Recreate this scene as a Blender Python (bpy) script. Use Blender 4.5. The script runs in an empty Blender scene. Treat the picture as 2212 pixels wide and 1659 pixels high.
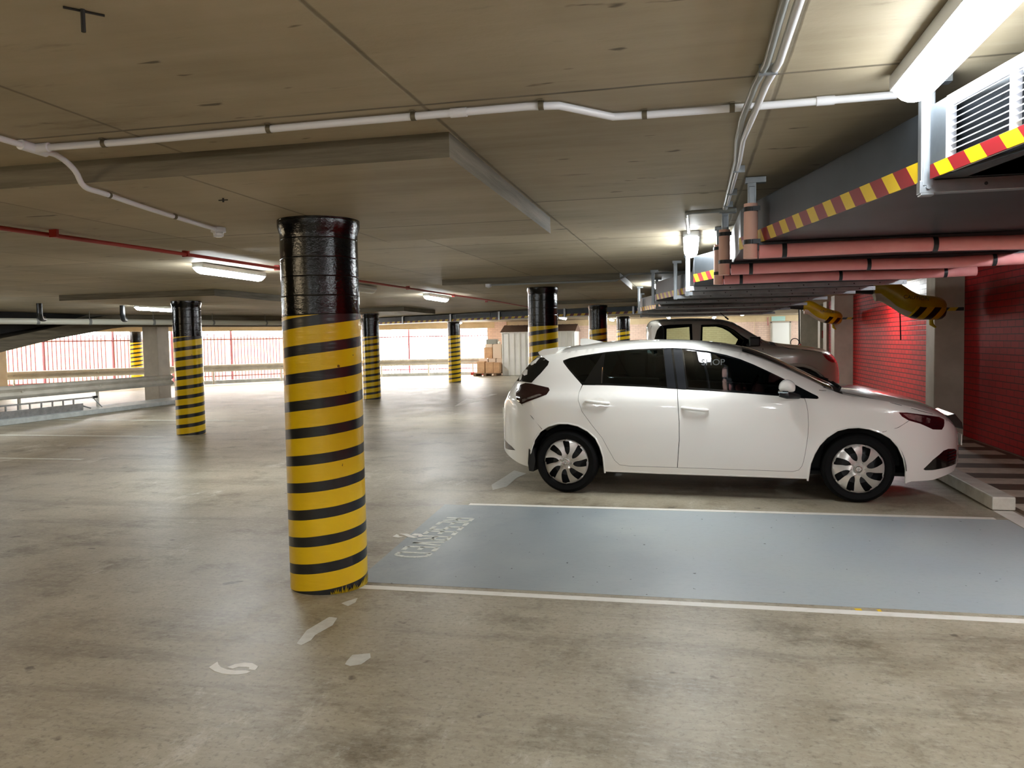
import bpy, bmesh, math, random
from mathutils import Vector, Matrix
from mathutils.geometry import delaunay_2d_cdt
random.seed(7)
scene = bpy.context.scene
col = scene.collection
PI = math.pi

# ------------------------------------------------------------------ camera, world, exposure
CAM_H = 1.46
def cam_setup():
    yaw, pitch, roll = math.radians(12.567), math.radians(3.030), math.radians(1.0476)
    cy, sy, cp, sp = math.cos(yaw), math.sin(yaw), math.cos(pitch), math.sin(pitch)
    f = Vector((-sy*cp, cy*cp, -sp)); r = Vector((cy, sy, 0)); d = f.cross(r)
    c, s = math.cos(roll), math.sin(roll)
    r2 = c*r + s*d; d2 = -s*r + c*d
    m = Matrix((r2, -d2, -f)).transposed().to_4x4()
    m.translation = Vector((0, 0, CAM_H))
    cam = bpy.data.cameras.new('camera'); o = bpy.data.objects.new('camera', cam); col.objects.link(o)
    cam.sensor_fit = 'HORIZONTAL'; cam.sensor_width = 36; cam.lens = 1723.4/2212*36
    cam.clip_start = .05; cam.clip_end = 300
    o.matrix_world = m
    scene.camera = o
cam_setup()
w = bpy.data.worlds.new('daylight'); scene.world = w; w.use_nodes = True
bg = w.node_tree.nodes['Background']; bg.inputs[0].default_value = (1.0, .97, .93, 1); bg.inputs[1].default_value = 6.5
vs = scene.view_settings
scene.display_settings.display_device = 'sRGB'
vs.view_transform = 'Standard'; vs.look = 'None'; vs.gamma = 1; vs.use_curve_mapping = False
vs.exposure = 1.62
TUBE_E = 33.0
scene.cycles.max_bounces = 10; scene.cycles.diffuse_bounces = 6; scene.cycles.glossy_bounces = 4
scene.cycles.transparent_max_bounces = 16
scene.cycles.sample_clamp_indirect = 6
scene.cycles.use_denoising = True

# ------------------------------------------------------------------ materials
MATS = {}
def srgb(h):
    v = [int(h[i:i+2], 16)/255 for i in (0, 2, 4)]
    return tuple((x/12.92 if x <= .04045 else ((x+.055)/1.055)**2.4) for x in v) + (1,)
def newmat(name):
    m = bpy.data.materials.new(name); m.use_nodes = True; MATS[name] = m
    nt = m.node_tree; return m, nt, nt.nodes['Principled BSDF']
def N(nt, t, **k):
    n = nt.nodes.new(t)
    for a, b in k.items(): setattr(n, a, b)
    return n
def mat(name, c, rough=.5, metal=0, c2=None, scale=4, detail=6, bump=0, bscale=30, spec=.5, coat=0, emit=0, stretch=None, rvar=0, lo=.35, hi=.65):
    m, nt, b = newmat(name)
    c = srgb(c) if isinstance(c, str) else c
    b.inputs['Base Color'].default_value = c
    b.inputs['Roughness'].default_value = rough; b.inputs['Metallic'].default_value = metal
    b.inputs['Specular IOR Level'].default_value = spec
    b.inputs['Coat Weight'].default_value = coat; b.inputs['Coat Roughness'].default_value = .04
    tc = N(nt, 'ShaderNodeTexCoord'); mp = N(nt, 'ShaderNodeMapping'); nt.links.new(tc.outputs['Object'], mp.inputs[0])
    if stretch: mp.inputs['Scale'].default_value = stretch
    if c2 or rvar:
        no = N(nt, 'ShaderNodeTexNoise'); no.inputs['Scale'].default_value = scale; no.inputs['Detail'].default_value = detail
        no.inputs['Roughness'].default_value = .6
        nt.links.new(mp.outputs[0], no.inputs[0])
        cr = N(nt, 'ShaderNodeMapRange'); cr.inputs[1].default_value = lo; cr.inputs[2].default_value = hi
        nt.links.new(no.outputs[0], cr.inputs[0])
        if c2:
            c2 = srgb(c2) if isinstance(c2, str) else c2
            mx = N(nt, 'ShaderNodeMix', data_type='RGBA'); mx.inputs[6].default_value = c; mx.inputs[7].default_value = c2
            nt.links.new(cr.outputs[0], mx.inputs[0]); nt.links.new(mx.outputs[2], b.inputs['Base Color'])
        if rvar:
            rr = N(nt, 'ShaderNodeMapRange'); rr.inputs[3].default_value = rough-rvar; rr.inputs[4].default_value = rough+rvar
            nt.links.new(cr.outputs[0], rr.inputs[0]); nt.links.new(rr.outputs[0], b.inputs['Roughness'])
    if bump:
        n2 = N(nt, 'ShaderNodeTexNoise'); n2.inputs['Scale'].default_value = bscale; n2.inputs['Detail'].default_value = 4
        nt.links.new(mp.outputs[0], n2.inputs[0])
        bp = N(nt, 'ShaderNodeBump'); bp.inputs['Strength'].default_value = bump; bp.inputs['Distance'].default_value = .01
        nt.links.new(n2.outputs[0], bp.inputs['Height']); nt.links.new(bp.outputs[0], b.inputs['Normal'])
    if emit:
        b.inputs['Emission Color'].default_value = c; b.inputs['Emission Strength'].default_value = emit
    return m
def math_(nt, op, a, b=None, c=None):
    n = N(nt, 'ShaderNodeMath', operation=op)
    for i, v in enumerate((a, b, c)):
        if v is None: continue
        if isinstance(v, (int, float)): n.inputs[i].default_value = v
        else: nt.links.new(v, n.inputs[i])
    return n.outputs[0]
def mixc(nt, f, a, b):
    n = N(nt, 'ShaderNodeMix', data_type='RGBA')
    for i, v in ((0, f), (6, a), (7, b)):
        if isinstance(v, (int, float, tuple)): n.inputs[i].default_value = v
        else: nt.links.new(v, n.inputs[i])
    return n.outputs[2]
def noise(nt, vec, scale, detail=5, rough=.6, lo=.3, hi=.7):
    no = N(nt, 'ShaderNodeTexNoise'); no.inputs['Scale'].default_value = scale; no.inputs['Detail'].default_value = detail
    no.inputs['Roughness'].default_value = rough; nt.links.new(vec, no.inputs[0])
    mr = N(nt, 'ShaderNodeMapRange'); mr.inputs[1].default_value = lo; mr.inputs[2].default_value = hi
    nt.links.new(no.outputs[0], mr.inputs[0]); return mr.outputs[0]
def mapped(nt, scale, rot=0):
    tc = N(nt, 'ShaderNodeTexCoord'); mp = N(nt, 'ShaderNodeMapping'); nt.links.new(tc.outputs['Object'], mp.inputs[0])
    mp.inputs['Scale'].default_value = scale; mp.inputs['Rotation'].default_value = (0, 0, rot); return mp.outputs[0]
def bump(nt, b, h, st, dist=.01):
    bp = N(nt, 'ShaderNodeBump'); bp.inputs['Strength'].default_value = st; bp.inputs['Distance'].default_value = dist
    nt.links.new(h, bp.inputs['Height']); nt.links.new(bp.outputs[0], b.inputs['Normal'])

def mat_floor():
    m, nt, b = newmat('floor_concrete')
    v = mapped(nt, (1, 1, 1)); vy = mapped(nt, (1, .45, 1), .5)
    n1 = noise(nt, v, .55, 6, .6, .32, .68); n2 = noise(nt, vy, 2.2, 8, .7, .35, .72); n3 = noise(nt, v, 9, 6, .7, .55, .75)
    c = mixc(nt, n1, srgb('aaa28d'), srgb('776b54'))
    c = mixc(nt, math_(nt, 'MULTIPLY', n2, .65), c, srgb('bdb8a6'))
    n4 = noise(nt, v, 1.4, 9, .75, .52, .66)
    c = mixc(nt, math_(nt, 'MULTIPLY', n4, .7), c, srgb('53462f'))
    n5 = noise(nt, v, 4.5, 3, .5, .70, .735)
    c = mixc(nt, math_(nt, 'MULTIPLY', n5, .7), c, srgb('3a332a'))
    n6 = noise(nt, vy, 1.1, 10, .8, .58, .66)
    c = mixc(nt, math_(nt, 'MULTIPLY', n6, .85), c, srgb('cfcdc3'))
    vx = mapped(nt, (.28, 1.5, 1), .25)
    n7 = noise(nt, vx, 1.6, 9, .72, .5, .72)
    c = mixc(nt, math_(nt, 'MULTIPLY', n7, .7), c, srgb('5a4f40'))
    n8 = noise(nt, mapped(nt, (1, 2.2, 1), .2), 16, 8, .75, .5, .72)
    c = mixc(nt, math_(nt, 'MULTIPLY', n8, .55), c, srgb('c2bdae'))
    n9 = noise(nt, v, 38, 5, .7, .52, .70)
    c = mixc(nt, math_(nt, 'MULTIPLY', n9, .5), c, srgb('4a4032'))
    nt.links.new(c, b.inputs['Base Color'])
    r = math_(nt, 'ADD', math_(nt, 'MULTIPLY', n2, .12), .38); r = math_(nt, 'ADD', r, math_(nt, 'MULTIPLY', n3, .05))
    nt.links.new(r, b.inputs['Roughness'])
    bump(nt, b, noise(nt, v, 14, 6, .6), .05, .003); b.inputs['Specular IOR Level'].default_value = .42
    return m
def mat_ceiling(name='ceiling_concrete', joints=True, tone=0):
    m, nt, b = newmat(name)
    tc = N(nt, 'ShaderNodeTexCoord'); v = tc.outputs['Object']
    vs_ = mapped(nt, (.35, 3, 1))
    n1 = noise(nt, v, .5, 5, .6, .3, .7); n2 = noise(nt, vs_, 1.5, 7, .7, .4, .7)
    c = mixc(nt, n1, srgb('c6b99f'), srgb('978b73'))
    c = mixc(nt, math_(nt, 'MULTIPLY', n2, .35), c, srgb('d0c6b0'))
    sp_ = noise(nt, mapped(nt, (3.5, 12, 1)), 1.0, 3, .5, .70, .73)
    c = mixc(nt, math_(nt, 'MULTIPLY', sp_, .8), c, srgb('463d30'))
    st = noise(nt, mapped(nt, (1, 5, 1)), 1.2, 8, .75, .6, .75)
    c = mixc(nt, math_(nt, 'MULTIPLY', st, .65), c, srgb('655a48'))
    if joints:
        sx = N(nt, 'ShaderNodeSeparateXYZ'); nt.links.new(v, sx.inputs[0])
        wob = noise(nt, v, 3, 4, .6, 0, 1)
        y = math_(nt, 'ADD', math_(nt, 'DIVIDE', math_(nt, 'SUBTRACT', sx.outputs[1], 2.735), 2.09), math_(nt, 'MULTIPLY', wob, .006))
        row = math_(nt, 'FLOOR', y)
        off = math_(nt, 'MULTIPLY', math_(nt, 'FRACT', math_(nt, 'MULTIPLY', row, .5)), .4)
        x = math_(nt, 'ADD', math_(nt, 'DIVIDE', math_(nt, 'SUBTRACT', sx.outputs[0], -.91), 1.21), math_(nt, 'MULTIPLY', wob, .012))
        def line(t, per, wd):
            d = math_(nt, 'ABSOLUTE', math_(nt, 'SUBTRACT', math_(nt, 'FRACT', math_(nt, 'ADD', t, .5)), .5))
            d = math_(nt, 'MULTIPLY', d, per)
            mr = N(nt, 'ShaderNodeMapRange'); mr.inputs[1].default_value = wd; mr.inputs[2].default_value = wd*.35
            nt.links.new(d, mr.inputs[0]); return mr.outputs[0]
        ly = line(y, 2.09, .012); lx = line(x, 1.21, .011)
        l = math_(nt, 'MAXIMUM', ly, math_(nt, 'MULTIPLY', lx, .75))
        l = math_(nt, 'MULTIPLY', l, math_(nt, 'ADD', math_(nt, 'MULTIPLY', noise(nt, v, 2.2, 4, .6, .3, .6), .5), .5))
        # sheets differ in tone
        wn = N(nt, 'ShaderNodeTexWhiteNoise', noise_dimensions='2D')
        cb = N(nt, 'ShaderNodeCombineXYZ'); nt.links.new(row, cb.inputs[1]); nt.links.new(math_(nt, 'FLOOR', x), cb.inputs[0]); nt.links.new(cb.outputs[0], wn.inputs[0])
        c = mixc(nt, math_(nt, 'MULTIPLY', wn.outputs[0], .22), c, srgb('5f574a'))
        c = mixc(nt, math_(nt, 'MULTIPLY', l, .8), c, srgb('2f281d'))
        bump(nt, b, math_(nt, 'SUBTRACT', noise(nt, v, 5, 5, .6), math_(nt, 'MULTIPLY', l, 2)), .25, .006)
    else:
        bump(nt, b, noise(nt, vs_, 9, 5, .6), .3, .008)
    nt.links.new(c, b.inputs['Base Color'])
    b.inputs['Roughness'].default_value = .62; b.inputs['Specular IOR Level'].default_value = .35
    return m
def mat_brick(name, c1, c2, mortar, axis='X', bw=.24, rh=.085, ms=.008, rough=.45, head=False):
    m, nt, b = newmat(name)
    tc = N(nt, 'ShaderNodeTexCoord'); sx = N(nt, 'ShaderNodeSeparateXYZ'); nt.links.new(tc.outputs['Object'], sx.inputs[0])
    cb = N(nt, 'ShaderNodeCombineXYZ')
    nt.links.new(sx.outputs[0 if axis == 'X' else 1], cb.inputs[0]); nt.links.new(sx.outputs[2], cb.inputs[1])
    br = N(nt, 'ShaderNodeTexBrick'); nt.links.new(cb.outputs[0], br.inputs[0])
    br.inputs['Color1'].default_value = srgb(c1); br.inputs['Color2'].default_value = srgb(c2); br.inputs['Mortar'].default_value = srgb(mortar)
    br.inputs['Scale'].default_value = 1; br.inputs['Mortar Size'].default_value = ms; br.inputs['Mortar Smooth'].default_value = .3
    br.inputs['Brick Width'].default_value = bw; br.inputs['Row Height'].default_value = rh
    nt.links.new(br.outputs[0], b.inputs['Base Color']); b.inputs['Roughness'].default_value = rough; b.inputs['Specular IOR Level'].default_value = .18
    bump(nt, b, math_(nt, 'SUBTRACT', 1.0, br.outputs[1]), .6, .008)
    return m
def mat_stripes(name, c1, c2, per, slant=.5, axes=(0, 2), duty=.5, rough=.35, alt=None):
    m, nt, b = newmat(name)
    tc = N(nt, 'ShaderNodeTexCoord'); sx = N(nt, 'ShaderNodeSeparateXYZ'); nt.links.new(tc.outputs['Object'], sx.inputs[0])
    t = math_(nt, 'ADD', sx.outputs[axes[0]], math_(nt, 'MULTIPLY', sx.outputs[axes[1]], slant))
    f = math_(nt, 'FRACT', math_(nt, 'DIVIDE', t, per))
    nt.links.new(mixc(nt, math_(nt, 'LESS_THAN', f, duty), srgb(c1), srgb(c2)), b.inputs['Base Color'])
    b.inputs['Roughness'].default_value = rough
    return m
def mat_helix():
    m, nt, b = newmat('yellow_black_wrap')
    tc = N(nt, 'ShaderNodeTexCoord'); sx = N(nt, 'ShaderNodeSeparateXYZ'); nt.links.new(tc.outputs['Object'], sx.inputs[0])
    th = math_(nt, 'ARCTAN2', sx.outputs[1], sx.outputs[0])
    ph = math_(nt, 'SUBTRACT', math_(nt, 'DIVIDE', sx.outputs[2], .1605), math_(nt, 'DIVIDE', th, 2*PI))
    ph = math_(nt, 'ADD', ph, -.035)
    f = math_(nt, 'FRACT', math_(nt, 'ADD', ph, math_(nt, 'MULTIPLY', noise(nt, tc.outputs['Object'], 5, 3, .5, 0, 1), .03)))
    v = tc.outputs['Object']
    ye = mixc(nt, noise(nt, v, 3, 5, .6, .3, .7), srgb('eec800'), srgb('dfb800'))
    ye = mixc(nt, noise(nt, v, 22, 3, .5, .735, .76), ye, srgb('6b4a12'))
    nt.links.new(mixc(nt, math_(nt, 'LESS_THAN', f, .37), ye, srgb('15181a')), b.inputs['Base Color'])
    b.inputs['Roughness'].default_value = .3; b.inputs['Coat Weight'].default_value = .3
    bump(nt, b, noise(nt, mapped(nt, (1, 1, 6)), 6, 4, .6), .15, .006)
    return m
def mat_glass(name, tint, rough=.02, mixf=.12):
    m = bpy.data.materials.new(name); m.use_nodes = True; MATS[name] = m; nt = m.node_tree; nt.nodes.clear()
    out = N(nt, 'ShaderNodeOutputMaterial'); mix = N(nt, 'ShaderNodeMixShader'); tr = N(nt, 'ShaderNodeBsdfTransparent'); gl = N(nt, 'ShaderNodeBsdfGlossy')
    fr = N(nt, 'ShaderNodeFresnel'); fr.inputs[0].default_value = 1.5
    tr.inputs[0].default_value = tint; gl.inputs['Roughness'].default_value = rough
    nt.links.new(fr.outputs[0], mix.inputs[0]); nt.links.new(tr.outputs[0], mix.inputs[1]); nt.links.new(gl.outputs[0], mix.inputs[2]); nt.links.new(mix.outputs[0], out.inputs[0])
    return m
FLOOR = mat_floor(); CEIL = mat_ceiling(); CONC = mat('panel_edge_concrete', '787060', .7, c2='55503f', scale=3, stretch=(.4, .4, 6), bump=.3, bscale=14, lo=.35, hi=.65)
WHITEP = mat('white_line_paint', 'e4e2da', .45, c2='cfccc0', scale=9, lo=.5, hi=.8)
WORNP = mat('worn_white_paint', 'e2e5dc', .55, c2='b4bab4', scale=30, lo=.45, hi=.75)
BLUEP = None
def mat_blue():
    m, nt, b = newmat('blue_bay_paint')
    v = mapped(nt, (1, 1, 1)); n1 = noise(nt, v, 1.1, 6, .6, .3, .7)
    c = mixc(nt, n1, srgb('a3aeb5'), srgb('abb4b4'))
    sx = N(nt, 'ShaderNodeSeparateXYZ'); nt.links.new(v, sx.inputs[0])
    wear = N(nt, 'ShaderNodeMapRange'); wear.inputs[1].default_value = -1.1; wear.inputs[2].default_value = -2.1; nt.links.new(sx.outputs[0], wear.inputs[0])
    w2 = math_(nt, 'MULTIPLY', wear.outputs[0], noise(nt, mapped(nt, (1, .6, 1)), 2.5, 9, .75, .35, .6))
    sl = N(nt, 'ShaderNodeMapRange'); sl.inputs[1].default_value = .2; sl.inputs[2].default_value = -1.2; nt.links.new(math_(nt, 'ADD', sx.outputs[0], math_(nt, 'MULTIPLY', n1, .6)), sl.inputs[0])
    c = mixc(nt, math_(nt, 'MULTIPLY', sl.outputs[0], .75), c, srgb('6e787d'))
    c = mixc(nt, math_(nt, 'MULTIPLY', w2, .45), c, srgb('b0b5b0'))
    gr = noise(nt, mapped(nt, (1, 1.6, 1)), 20, 7, .75, .5, .75); c = mixc(nt, math_(nt, 'MULTIPLY', gr, .2), c, srgb('6a737c'))
    dk = noise(nt, v, 26, 2, .4, .74, .755); c = mixc(nt, dk, c, srgb('2c3034'))
    nt.links.new(c, b.inputs['Base Color'])
    nt.links.new(math_(nt, 'ADD', math_(nt, 'MULTIPLY', n1, .12), .38), b.inputs['Roughness'])
    bump(nt, b, noise(nt, v, 10, 4, .6), .06, .003)
    return m
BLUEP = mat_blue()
YELP = mat('yellow_paint', 'e8c020', .5)
PATCHM = mat('pale_filler', 'cfd0c9', .5, c2='bfc0b8', scale=20)
HATCHP = mat('walkway_paint', 'e0d8c6', .55, c2='c4bba6', scale=6)
HATCHD = mat('walkway_dark_paint', '6a5c4a', .55, c2='554836', scale=6)
HELIX = mat_helix()
def mat_blackwrap():
    m, nt, b = newmat('black_wrap')
    b.inputs['Base Color'].default_value = srgb('030405'); b.inputs['Roughness'].default_value = .09; b.inputs['Specular IOR Level'].default_value = .42
    v = mapped(nt, (1, 1, 1)); sx = N(nt, 'ShaderNodeSeparateXYZ'); nt.links.new(v, sx.inputs[0])
    f = math_(nt, 'PINGPONG', math_(nt, 'ADD', sx.outputs[2], math_(nt, 'MULTIPLY', noise(nt, v, 4, 2, .5, 0, 1), .02)), .055)
    seam = N(nt, 'ShaderNodeMapRange'); seam.inputs[1].default_value = .004; seam.inputs[2].default_value = .0; nt.links.new(f, seam.inputs[0])
    h = math_(nt, 'SUBTRACT', noise(nt, v, 45, 4, .65), math_(nt, 'MULTIPLY', seam.outputs[0], 1.3))
    bump(nt, b, h, .2, .004)
    return m
BLACKW = mat_blackwrap()
REDB = mat_brick('red_painted_brick', 'a3060c', '97060b', '4a0406', 'Y', ms=.006, rough=.5)  # same red paint as the lit bay, darkened for the wall's shade
REDB_LIT = mat_brick('lit_red_brick', 'cf1218', 'bb1016', '4c0406', 'Y', ms=.009, rough=.5)  # lighter copy of the red brick, lamp glow put into its colour
WHITEB = mat_brick('white_brick', 'd8d0cc', 'cfc8c2', '8a8078', 'Y', ms=.008, rough=.5)
PINKB = mat_brick('pale_pink_brick', 'ebcfbd', 'e3c5b2', 'cdb2a2', 'X', .23, .085, .006, .6)
OUTB = mat_brick('outdoor_pale_brick', 'dcae8c', 'c8ab90', 'd8d0c0', 'X', .24, .086, .01, .8)
CREAM = mat('cream_wall_paint', 'b8b1a2', .5, c2='a59e90', scale=3)
CREAM2 = mat('cream_pillar_paint', 'c8bfae', .45, c2='b5ac9b', scale=2.5, bump=.1, bscale=12)
TAN = mat('tan_band_paint', 'e0c9a0', .5, c2='d4bc92', scale=3)
WALLD = mat('dim_cream_wall', 'a59c8c', .6, c2='968d7e', scale=2)
WHITEPLAS = mat('white_plastic_conduit', 'dedfe4', .3)
GREYPLAS = mat('grey_conduit', '8b8e8c', .4)
CLIPM = mat('conduit_clip', '6a6250', .5, metal=.4)
REDPIPE = mat('red_pipe_paint', 'a02a20', .4)
GALV = mat('galvanised_duct', '70777d', .42, metal=.75, c2='5d656c', scale=2.2, rvar=.08)
GALVD = mat('dark_duct_steel', '3a4046', .4, metal=.6, c2='2e3439', scale=3)
STRUT = mat('galvanised_strut', 'a4aab0', .35, metal=.8, c2='8c9298', scale=6)
STRAP = mat('dark_steel_strap', '33363a', .4, metal=.5)
FOAM = mat('pink_foam_padding', 'f2acac', .7, c2='e89a9c', scale=5, bump=.15, bscale=18)
FOAMC = mat('pink_foam_end', 'f0c4b8', .75)
HAZ = mat_stripes('red_yellow_tape', '86101a', 'e2c000', .168, -.85, (1, 2), .47)
HAZF = mat_stripes('yellow_black_tape', '141414', 'd9b400', .22, -.9, (0, 2), .5)
BATBODY = mat('batten_white_body', 'd6dadc', .35)
def mat_emit(name, c, e):
    m = bpy.data.materials.new(name); m.use_nodes = True; MATS[name] = m; nt = m.node_tree; nt.nodes.clear()
    out = N(nt, 'ShaderNodeOutputMaterial'); em = N(nt, 'ShaderNodeEmission'); em.inputs[0].default_value = c; em.inputs[1].default_value = e
    nt.links.new(em.outputs[0], out.inputs[0]); return m
TUBE = mat_emit('lit_diffuser', (.93, .98, 1, 1), TUBE_E)
TUBEN = mat_emit('lit_diffuser_older', (.93, .98, 1, 1), TUBE_E*.42)
TUBEB = mat_emit('lit_diffuser_back', (1.0, .80, .52, 1), TUBE_E*.85)
DIFFOFF = mat('unlit_diffuser', 'c8c6b8', .3)
ALU = mat('bare_aluminium', 'b9bbbd', .3, metal=.85, c2='9a9c9e', scale=8)
WSTEEL = mat('white_guard_rail_steel', 'dedad0', .4, metal=.0, c2='c8c4b8', scale=3)
KERBM = mat('white_kerb_paint', 'cfd6d6', .5, c2='b4bcbc', scale=5)
STOPM = mat('white_wheel_stop', 'dcdcd2', .5, c2='c4c2b6', scale=7, bump=.1)
FENCEM = mat('fence_steel_maroon', '8a4a52', .5)
PVC = mat('grey_white_pvc', 'dedfd2', .3)
BLKPVC = mat('black_pipe', '15181a', .3)
BLKRUB = mat('black_rubber', '101112', .6)
SHEDW = mat('shed_cream_sheet', 'f0f0ee', .4, c2='e4e4e0', scale=2)
SHEDR = mat('shed_brown_roof', '6b5346', .5)
CARD = mat('brown_cardboard', 'cfa57c', .8, c2='b98f68', scale=6)
CARD2 = mat('pale_cardboard', 'dcc6ae', .8)
PALW = mat('pallet_timber', '7a6048', .8)
WRAPG = mat('grey_sheet_stack', '8a8a80', .6)
CARW = mat('white_car_paint', 'ecebe6', .22, coat=1)
UTEW = mat('silver_white_ute_paint', 'c9c5bc', .25, coat=1, metal=.1)
TRIMB = mat('gloss_black_trim', '090b0d', .12, coat=.5)
PILB = mat('pillar_black_film', '07090e', .5, spec=.12)
PLASB = mat('dark_grey_plastic', '1c1e20', .45)
GLASSD = mat_glass('tinted_car_glass', (.09, .12, .12, 1))
GLASSU = mat_glass('light_tinted_glass', (.64, .72, .58, 1))
WSCR = mat('windscreen_glass', '20261f', .04, coat=.6, spec=.8)
REDL = mat('dark_red_lens', '20040a', .1, coat=1)
REDL2 = mat('red_orange_lens', 'a5232a', .12, coat=1)
HEADL = mat('headlamp_clear_lens', '9a9492', .08, metal=.6, coat=1, c2='3a1a20', scale=7, lo=.42, hi=.6)
DARKLENS = mat('headlamp_dark_bezel', '1f0c12', .1, coat=1)
CHROME = mat('chrome', 'd8dadc', .08, metal=1)
TYRE = mat('tyre_rubber', '070809', .75, spec=.2, bump=.1, bscale=80)
COVER = mat('silver_wheel_cover', 'c9c6c0', .35, metal=.35)
SEATM = mat('dark_seat_cloth', '2c3532', .8)
SEATL = mat('mid_seat_cloth', '5d665f', .8)
YELVIN = mat('yellow_padding_vinyl', 'c9ae10', .35, c2='b39a0c', scale=4)
WHVIN = mat('cream_padding_lining', 'cdc8b8', .5)
INKB = mat('black_ink', '14130f', .5)
GLASSTXT = mat('faint_grey_lettering', '10181a', .5)
DOORW = mat('white_door_paint', 'e6e6e0', .4)
GROUT = mat('outside_pale_paving', 'c9c6be', .8)
COPPER = mat('red_fixture', 'b03a34', .4)
HOOKM = mat('dark_hook_iron', '1a1710', .6)

# ------------------------------------------------------------------ mesh helpers
class MB:
    def __init__(s): s.v = []; s.f = []; s.m = []; s.cur = 0
    def add(s, vs, fs, mi=None):
        k = len(s.v); s.v += [tuple(p) for p in vs]
        for f in fs: s.f.append(tuple(i+k for i in f)); s.m.append(s.cur if mi is None else mi)
        return s
    def box(s, x0, x1, y0, y1, z0, z1, mi=None):
        vs = [(x, y, z) for x in (x0, x1) for y in (y0, y1) for z in (z0, z1)]
        return s.add(vs, [(0, 1, 3, 2), (4, 6, 7, 5), (0, 4, 5, 1), (2, 3, 7, 6), (0, 2, 6, 4), (1, 5, 7, 3)], mi)
    def obox(s, p0, p1, wd, z0, z1, mi=None, side=0):
        # box along p0->p1 (xy), width wd, from z0 to z1
        d = Vector((p1[0]-p0[0], p1[1]-p0[1])); d.normalize(); n = Vector((-d.y, d.x))
        a = -wd/2+side*wd/2; b = wd/2+side*wd/2
        vs = []
        for p in (p0, p1):
            for o in (a, b):
                for z in (z0, z1): vs.append((p[0]+n.x*o, p[1]+n.y*o, z))
        return s.add(vs, [(0, 1, 3, 2), (4, 6, 7, 5), (0, 4, 5, 1), (2, 3, 7, 6), (0, 2, 6, 4), (1, 5, 7, 3)], mi)
    def tube(s, path, r, n=12, mi=None, caps=True):
        P = [Vector(p) for p in path]; rings = []
        R = r if isinstance(r, (list, tuple)) else [r]*len(P)
        up = None
        for i, p in enumerate(P):
            t = (P[min(i+1, len(P)-1)]-P[max(i-1, 0)]).normalized()
            if up is None: up = Vector((0, 0, 1)) if abs(t.z) < .9 else Vector((1, 0, 0))
            a = t.cross(up).normalized(); up = a.cross(t).normalized()
            rings.append([p+R[i]*(math.cos(2*PI*k/n)*a+math.sin(2*PI*k/n)*up) for k in range(n)])
        vs = [q for rg in rings for q in rg]; fs = []
        for i in range(len(P)-1):
            for k in range(n): fs.append((i*n+k, i*n+(k+1) % n, (i+1)*n+(k+1) % n, (i+1)*n+k))
        if caps: fs.append(tuple(range(n))[::-1]); fs.append(tuple((len(P)-1)*n+k for k in range(n)))
        return s.add(vs, fs, mi)
    def lathe(s, prof, n=48, axis='z', cen=(0, 0, 0), mi=None, close=False):
        vs = []; fs = []
        for (r, h) in prof:
            for k in range(n):
                a = 2*PI*k/n; c, q = r*math.cos(a), r*math.sin(a)
                p = {'z': (c, q, h), 'y': (c, h, q), 'x': (h, c, q)}[axis]
                vs.append((p[0]+cen[0], p[1]+cen[1], p[2]+cen[2]))
        m = len(prof)
        for i in range(m if close else m-1):
            j = (i+1) % m
            for k in range(n): fs.append((i*n+k, i*n+(k+1) % n, j*n+(k+1) % n, j*n+k))
        return s.add(vs, fs, mi)
    def poly(s, pts, z0, z1, mi=None):
        # prism from xy polygon
        n = len(pts); vs = [(x, y, z0) for x, y in pts]+[(x, y, z1) for x, y in pts]
        fs = [tuple(range(n))[::-1], tuple(range(n, 2*n))]+[(i, (i+1) % n, n+(i+1) % n, n+i) for i in range(n)]
        return s.add(vs, fs, mi)
    def polyx(s, pts, y0, y1, mi=None):
        n = len(pts); vs = [(x, y0, z) for x, z in pts]+[(x, y1, z) for x, z in pts]
        fs = [tuple(range(n)), tuple(range(n, 2*n))[::-1]]+[(i, (i+1) % n, n+(i+1) % n, n+i) for i in range(n)]
        return s.add(vs, fs, mi)
    def build(s, name, mats, parent=None, smooth=False, bevel=0, seg=2, auto=None, loc=None):
        me = bpy.data.meshes.new(name); me.from_pydata(s.v, [], s.f)
        mats = mats if isinstance(mats, (list, tuple)) else [mats]
        for m in mats: me.materials.append(m)
        me.polygons.foreach_set('material_index', s.m)
        bm = bmesh.new(); bm.from_mesh(me)
        bmesh.ops.remove_doubles(bm, verts=bm.verts, dist=1e-5)
        bmesh.ops.recalc_face_normals(bm, faces=bm.faces)
        if bevel:
            es = [e for e in bm.edges if len(e.link_faces) == 2 and e.calc_face_angle(0) > .6]
            bmesh.ops.bevel(bm, geom=es, offset=bevel, segments=seg, affect='EDGES', profile=.6)
        for f in bm.faces: f.smooth = bool(smooth)
        if smooth:
            for e in bm.edges:
                if len(e.link_faces) == 2 and e.calc_face_angle(0) > (auto or .7): e.smooth = False
        bm.to_mesh(me); bm.free()
        o = bpy.data.objects.new(name, me); col.objects.link(o)
        if parent: o.parent = parent
        if loc:
            o.location = loc
        return o
def tag(o, label=None, cat=None, group=None, kind=None):
    if label: o['label'] = label
    if cat: o['category'] = cat
    if group: o['group'] = group
    if kind: o['kind'] = kind
    return o
def empty(name, label, cat, loc=(0, 0, 0), rz=0, group=None):
    o = bpy.data.objects.new(name, None); col.objects.link(o); o.location = loc; o.rotation_euler = (0, 0, rz)
    o.empty_display_size = .2
    return tag(o, label, cat, group)
def struct(o): o['kind'] = 'structure'; return o
def kids(o): return [c for c in bpy.data.objects if c.parent == o]
def copy_tree(o, parent=None):
    c = o.copy(); col.objects.link(c); c.parent = parent
    for ch in kids(o): copy_tree(ch, c)
    return c
def lerp(a, b, t): return a+(b-a)*t
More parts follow.
